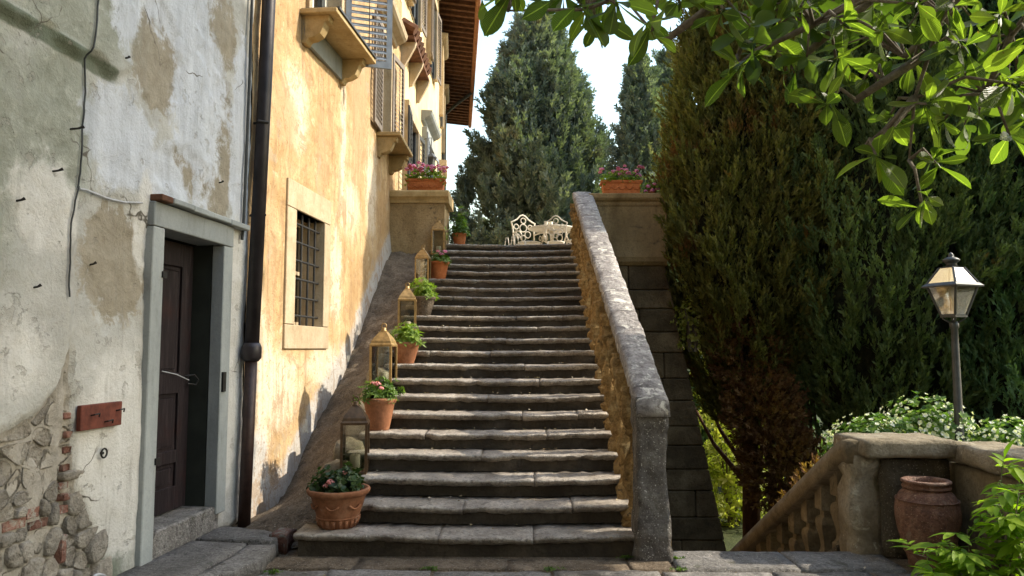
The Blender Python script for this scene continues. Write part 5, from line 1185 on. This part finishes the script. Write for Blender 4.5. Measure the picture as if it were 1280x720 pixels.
def joined_leaves(items, mats):
    V = []; Fc = []; A = []
    for m_, Mx in items:
        b = len(V); V += [tuple(Mx @ q.co) for q in m_.vertices]; Fc += [tuple(i+b for i in q.vertices) for q in m_.polygons]; A += [random.random()]*len(m_.vertices)
    me = mesh(V, Fc, True, fix=False); me.attributes.new('rnd', 'FLOAT', 'POINT').data.foreach_set('value', A); me.materials.append(mats); return me
def frame_mat(p, d, up, s):
    d = Vector(d).normalized(); x = d.cross(Vector(up)); x = x.normalized() if x.length > 1e-4 else d.orthogonal().normalized(); z = x.cross(d)
    return Matrix.Translation(p) @ Matrix((x, d, z)).transposed().to_4x4() @ Matrix.Scale(s, 4)
o = link('leaf_mass', joined_leaves([(a, frame_mat(b-NB, c, d, e)) for a, b, c, d, e in nitems], M['nandina']), None, nb_); o['kind'] = 'stuff'
# loquat tree: trunk out of the picture at the right, branches hang into it
lq = thing('loquat_tree', 'loquat tree with large ribbed leaves whose boughs hang over the garden', 'tree')
LB = Vector((4.0, 2.7, .6))
camr = cam.rotation_euler.to_matrix(); fwv = camr @ Vector((0, 0, -1)); rtv = camr @ Vector((1, 0, 0)); upv = camr @ Vector((0, 1, 0))
MB().tube([LB+Vector((0, 0, -.1)), LB+Vector((-.1, .05, 1.2)), LB+Vector((-.3, .15, 2.4)), LB+Vector((-.5, .25, 3.6)), LB+Vector((-.6, .3, 5.2))], [.14, .12, .10, .08, .03], 10).obj('trunk', M['branch'], lq, True)
lms = [leaflet(.21, .037, .22, .25, 9, obov=True), leaflet(.17, .034, .5, .18, 9, obov=True), leaflet(.23, .040, .05, .3, 9, obov=True), leaflet(.12, .026, .2, .35, 9, obov=True), leaflet(.19, .033, -.2, .2, 9, obov=True)]
for m_ in lms: m_.materials.append(M['loquat'])
# boughs (world points) and leaf rosettes at the twig ends
bough = [[(3.6, 2.9, 3.3), (2.9, 3.0, 3.55), (2.2, 3.1, 3.35), (1.86, 3.2, 3.0), (1.74, 3.22, 2.65), (1.72, 3.25, 2.38)],
         [(2.2, 3.1, 3.35), (1.7, 3.15, 3.2), (1.30, 3.2, 2.98), (1.06, 3.25, 2.88), (.96, 3.25, 2.80)],
         [(2.9, 3.0, 3.55), (1.9, 2.9, 3.45), (1.1, 2.85, 3.25), (.6, 2.9, 3.05), (.28, 3.0, 2.96), (-.05, 3.05, 2.98)],
         [(2.9, 3.0, 3.55), (2.4, 3.2, 3.2), (2.2, 3.25, 2.95), (2.1, 3.3, 2.7)],
         [(1.80, 3.22, 2.85), (1.6, 3.2, 2.72), (1.45, 3.15, 2.62)], [(1.74, 3.22, 2.65), (1.60, 3.2, 2.5), (1.50, 3.2, 2.42)], [(2.2, 3.1, 3.35), (2.0, 3.4, 3.1), (1.85, 3.5, 2.95)],
         [(1.1, 2.85, 3.25), (.8, 3.1, 3.0), (.62, 3.15, 2.88)], [(1.7, 3.15, 3.2), (1.45, 3.4, 3.02), (1.3, 3.5, 2.9)]]
for b_ in bough: MB().tube(b_, [max(.004, .022-.0035*i) for i in range(len(b_))], 7).obj('bough', M['branch'], lq, True)
def pxp(x, y, dist):   # rough planning of where a twig ends: metres right, up at that distance
    return CAM+(fwv+rtv*((x-640)/930)-upv*((y-360)/930))*dist
ros = [(925, 85, 3.2, 10), (905, 12, 3.1, 9), (965, 40, 3.4, 9), (1005, 10, 3.0, 9), (1055, 30, 3.1, 9), (985, 90, 3.5, 7), (1035, 130, 3.1, 10), (1075, 105, 3.4, 8), (1100, 40, 3.0, 9), (1140, 80, 3.3, 9), (1095, 195, 3.05, 9), (1170, 205, 3.15, 9), (1152, 255, 3.05, 9), (1160, 130, 3.0, 10), (1205, 60, 3.1, 9), (1190, 5, 3.2, 9), (1265, 105, 3.0, 11), (1262, 170, 3.3, 7), (1250, 20, 3.3, 9), (1225, 110, 3.5, 7), (1290, 50, 3.1, 8),
       (815, 40, 2.7, 10), (770, 5, 2.8, 8), (725, 8, 2.9, 10), (690, 0, 2.8, 8), (640, -12, 2.8, 9), (850, 5, 2.9, 9), (745, 25, 3.2, 8), (1110, 150, 3.5, 8), (1045, 75, 3.5, 8), (1180, 150, 3.4, 8), (1145, 5, 2.9, 8)]
r = random.Random(3); cnt = 0
for (x, y, dist, nlf) in ros:
    p_ = pxp(x, y, dist)
    best = min((Vector(q) for b_ in bough for q in b_), key=lambda q: (q-p_).length+(.6 if q.z < p_.z-.1 else 0))
    mid = best.lerp(p_, .55)+Vector((0, 0, .06)); MB().tube([best, mid, p_], [.009, .007, .006], 6).obj('twig', M['branch'], lq, True)
    axis = (p_-mid).normalized()*.35+Vector((r.uniform(-.7, .5), r.uniform(-.6, .6), r.uniform(-.6, .25))); axis.normalize()
    a0 = axis.orthogonal().normalized(); b0 = axis.cross(a0)
    MB().tube([p_, p_+axis*.03], [.008, .003], 6).obj('bud', M['loquat'], lq)
    for k_ in range(nlf):
        if cnt >= 299: break
        an = k_*2.4+r.uniform(-.9, .9); pol = r.uniform(.6, 2.0); d = axis*math.cos(pol)+(a0*math.cos(an)+b0*math.sin(an))*math.sin(pol)
        d = d+Vector((0, 0, -.05)); o = link('leaf', lms[r.randrange(5)], None, lq); place(o, p_+axis*r.uniform(-.05, .02), d, axis*.5+Vector((r.gauss(0, .45), r.gauss(0, .45), .7)), r.uniform(.48, 1.02)); cnt += 1
# further leaves behind and along the top, past the three hundred largest
items = []
for i in range(62):
    x = r.uniform(870, 1300) if i < 46 else r.uniform(600, 870); y = r.uniform(-60, 170)*(r.random() if x < 1100 else 1) if x > 870 else r.uniform(-70, 5)
    p_ = pxp(x, y, r.uniform(3.0, 4.2)); axis = Vector((r.gauss(0, 1), r.gauss(0, 1), r.uniform(-.8, .4))).normalized(); a0 = axis.orthogonal().normalized(); b0 = axis.cross(a0)
    best = min((Vector(q) for b_ in bough for q in b_), key=lambda q: (q-p_).length)
    MB().tube([best, best.lerp(p_, .5)+Vector((0, 0, .08)), p_], [.008, .006, .004], 5).obj('twig', M['branch'], lq, True)
    for k_ in range(r.randrange(5, 11)):
        an = k_*2.4+r.uniform(-.9, .9); pol = r.uniform(.6, 2.0); d = axis*math.cos(pol)+(a0*math.cos(an)+b0*math.sin(an))*math.sin(pol)
        items.append((lms[r.randrange(5)], frame_mat(p_, d, axis*.5+Vector((r.gauss(0, .45), r.gauss(0, .45), .7)), r.uniform(.45, .95))))
o = link('leaf_mass', joined_leaves(items, M['loquat_far']), None, lq); o['kind'] = 'stuff'
# the rest of the crown, above and to the right of the picture
n = 1500; g_ = np.random.default_rng(77); d = g_.normal(0, 1, (n, 3)); d /= np.linalg.norm(d, axis=1, keepdims=True)
P_ = np.array([4.2, 1.2, 5.4])+d*np.array([1.5, 1.3, 1.2])*(g_.random(n)[:, None]**.35); P_[:420] = np.array([2.0, 2.95, 4.65])+d[:420]*np.array([1.15, .75, .6])*(g_.random(420)[:, None]**.4)
cr = link('crown', cloud(P_, d+np.array([0, 0, .3]), .34*g_.uniform(.7, 1.2, n), *LEAFY2), M['loquat_far'], lq); cr['kind'] = 'stuff'
rebase(lq, LB)

# tall shade tree further right, out of the picture; it shades the house front and lower steps
sh = thing('holm_oak', 'tall dark evergreen oak standing in the garden right of the landing', 'tree')
n = 9500; g_ = np.random.default_rng(78); d = g_.normal(0, 1, (n, 3)); d /= np.linalg.norm(d, axis=1, keepdims=True)
P_ = np.array([7.4, 6.45, 9.9])+d*np.array([2.2, 1.85, 3.9])*(g_.random(n)[:, None]**.4)
link('crown', cloud(P_, d+np.array([0, 0, .3]), .34*g_.uniform(.7, 1.2, n), *LEAFY), M['loquat_far'], sh)
MB().tube([(7.6, 5.4, .5), (7.5, 5.5, 3), (7.4, 6.1, 6), (7.4, 6.4, 12)], [.3, .25, .2, .05], 10).obj('trunk', M['bark'], sh, True)
rebase(sh, (7.6, 5.4, .6))

# added house behind the viewer, unseen; blocks sky light from the front
nh = thing('sky_blocker_house', 'added tall dark house behind the viewer that blocks front sky light', 'house')
MB().box(-12, 9, -15, -5, -2.3, 12.5).obj('wall', M['block'], nh); MB().box(-12.6, 9.6, -15.5, -4.3, 12.5, 12.8).obj('roof', M['tile'], nh)
for i in range(5):
    for zz in (1.0, 5.2, 9.0):
        w_ = MB().box(-9.5+i*4, -8.4+i*4, -5.02, -4.96, zz, zz+1.8).obj('window', M['dark_int'], nh); MB().box(-10.1+i*4, -9.55+i*4, -5.02, -4.93, zz, zz+1.8).obj('shutter', M['shutter_brown'], nh); MB().box(-8.35+i*4, -7.8+i*4, -5.02, -4.93, zz, zz+1.8).obj('shutter', M['shutter_brown'], nh)
rebase(nh, (-1.5, -11, -2.3))

# dry leaves and bits of mortar lying on the steps and the landing
n = 420; g_ = np.random.default_rng(91); ks = g_.integers(0, 14, n); X_ = g_.uniform(-1.5, .85, n); Y_ = np.where(ks == 0, g_.uniform(4.6, 5.65, n), Y1+(ks-1)*TR+.05+.28*g_.random(n)**.6)
P_ = np.stack([np.where(ks == 0, g_.uniform(-1.7, 2.5, n), X_), Y_, ks*RI+.012], 1)
lit = link('leaf_litter', cloud(P_, g_.normal(0, .25, (n, 3))+np.array([0, 0, 1]), g_.uniform(.008, .026, n), [(-.5, -.3, 0), (.5, -.2, .15), (.4, .5, 0), (-.3, .4, .2)], [(0, 1, 2), (0, 2, 3)]), leaf_mat('dry_litter', [(.12, .07, .03), (.30, .24, .15), (.55, .5, .42)], .1, .9, .1)); tag(lit, 'scattered dry leaves and crumbs on the stone steps', 'litter', kind='stuff')

# weeds in the joints of the paving and at the step corners
g_ = np.random.default_rng(17)
spots = [(-.62, 5.395), (.22, 5.395), (1.12, 5.40), (-1.35, 5.1), (.80, 5.69), (1.16, 5.66), (-1.72, 5.3)]
for i, (x, y) in enumerate(spots):
    n = 12+i % 9; P_ = np.stack([g_.normal(0, .03, n), g_.normal(0, .012, n), np.full(n, .002)], 1)
    o = link('weed_tuft', cloud(P_, g_.normal(0, .5, (n, 3))+np.array([0, 0, 1]), g_.uniform(.02, .05, n), *LEAFY2), M['plant']); o.location = (x, y, 0)
    tag(o, 'tiny green weed growing in a joint of the stone paving', 'weed', 'weeds in the paving joints')
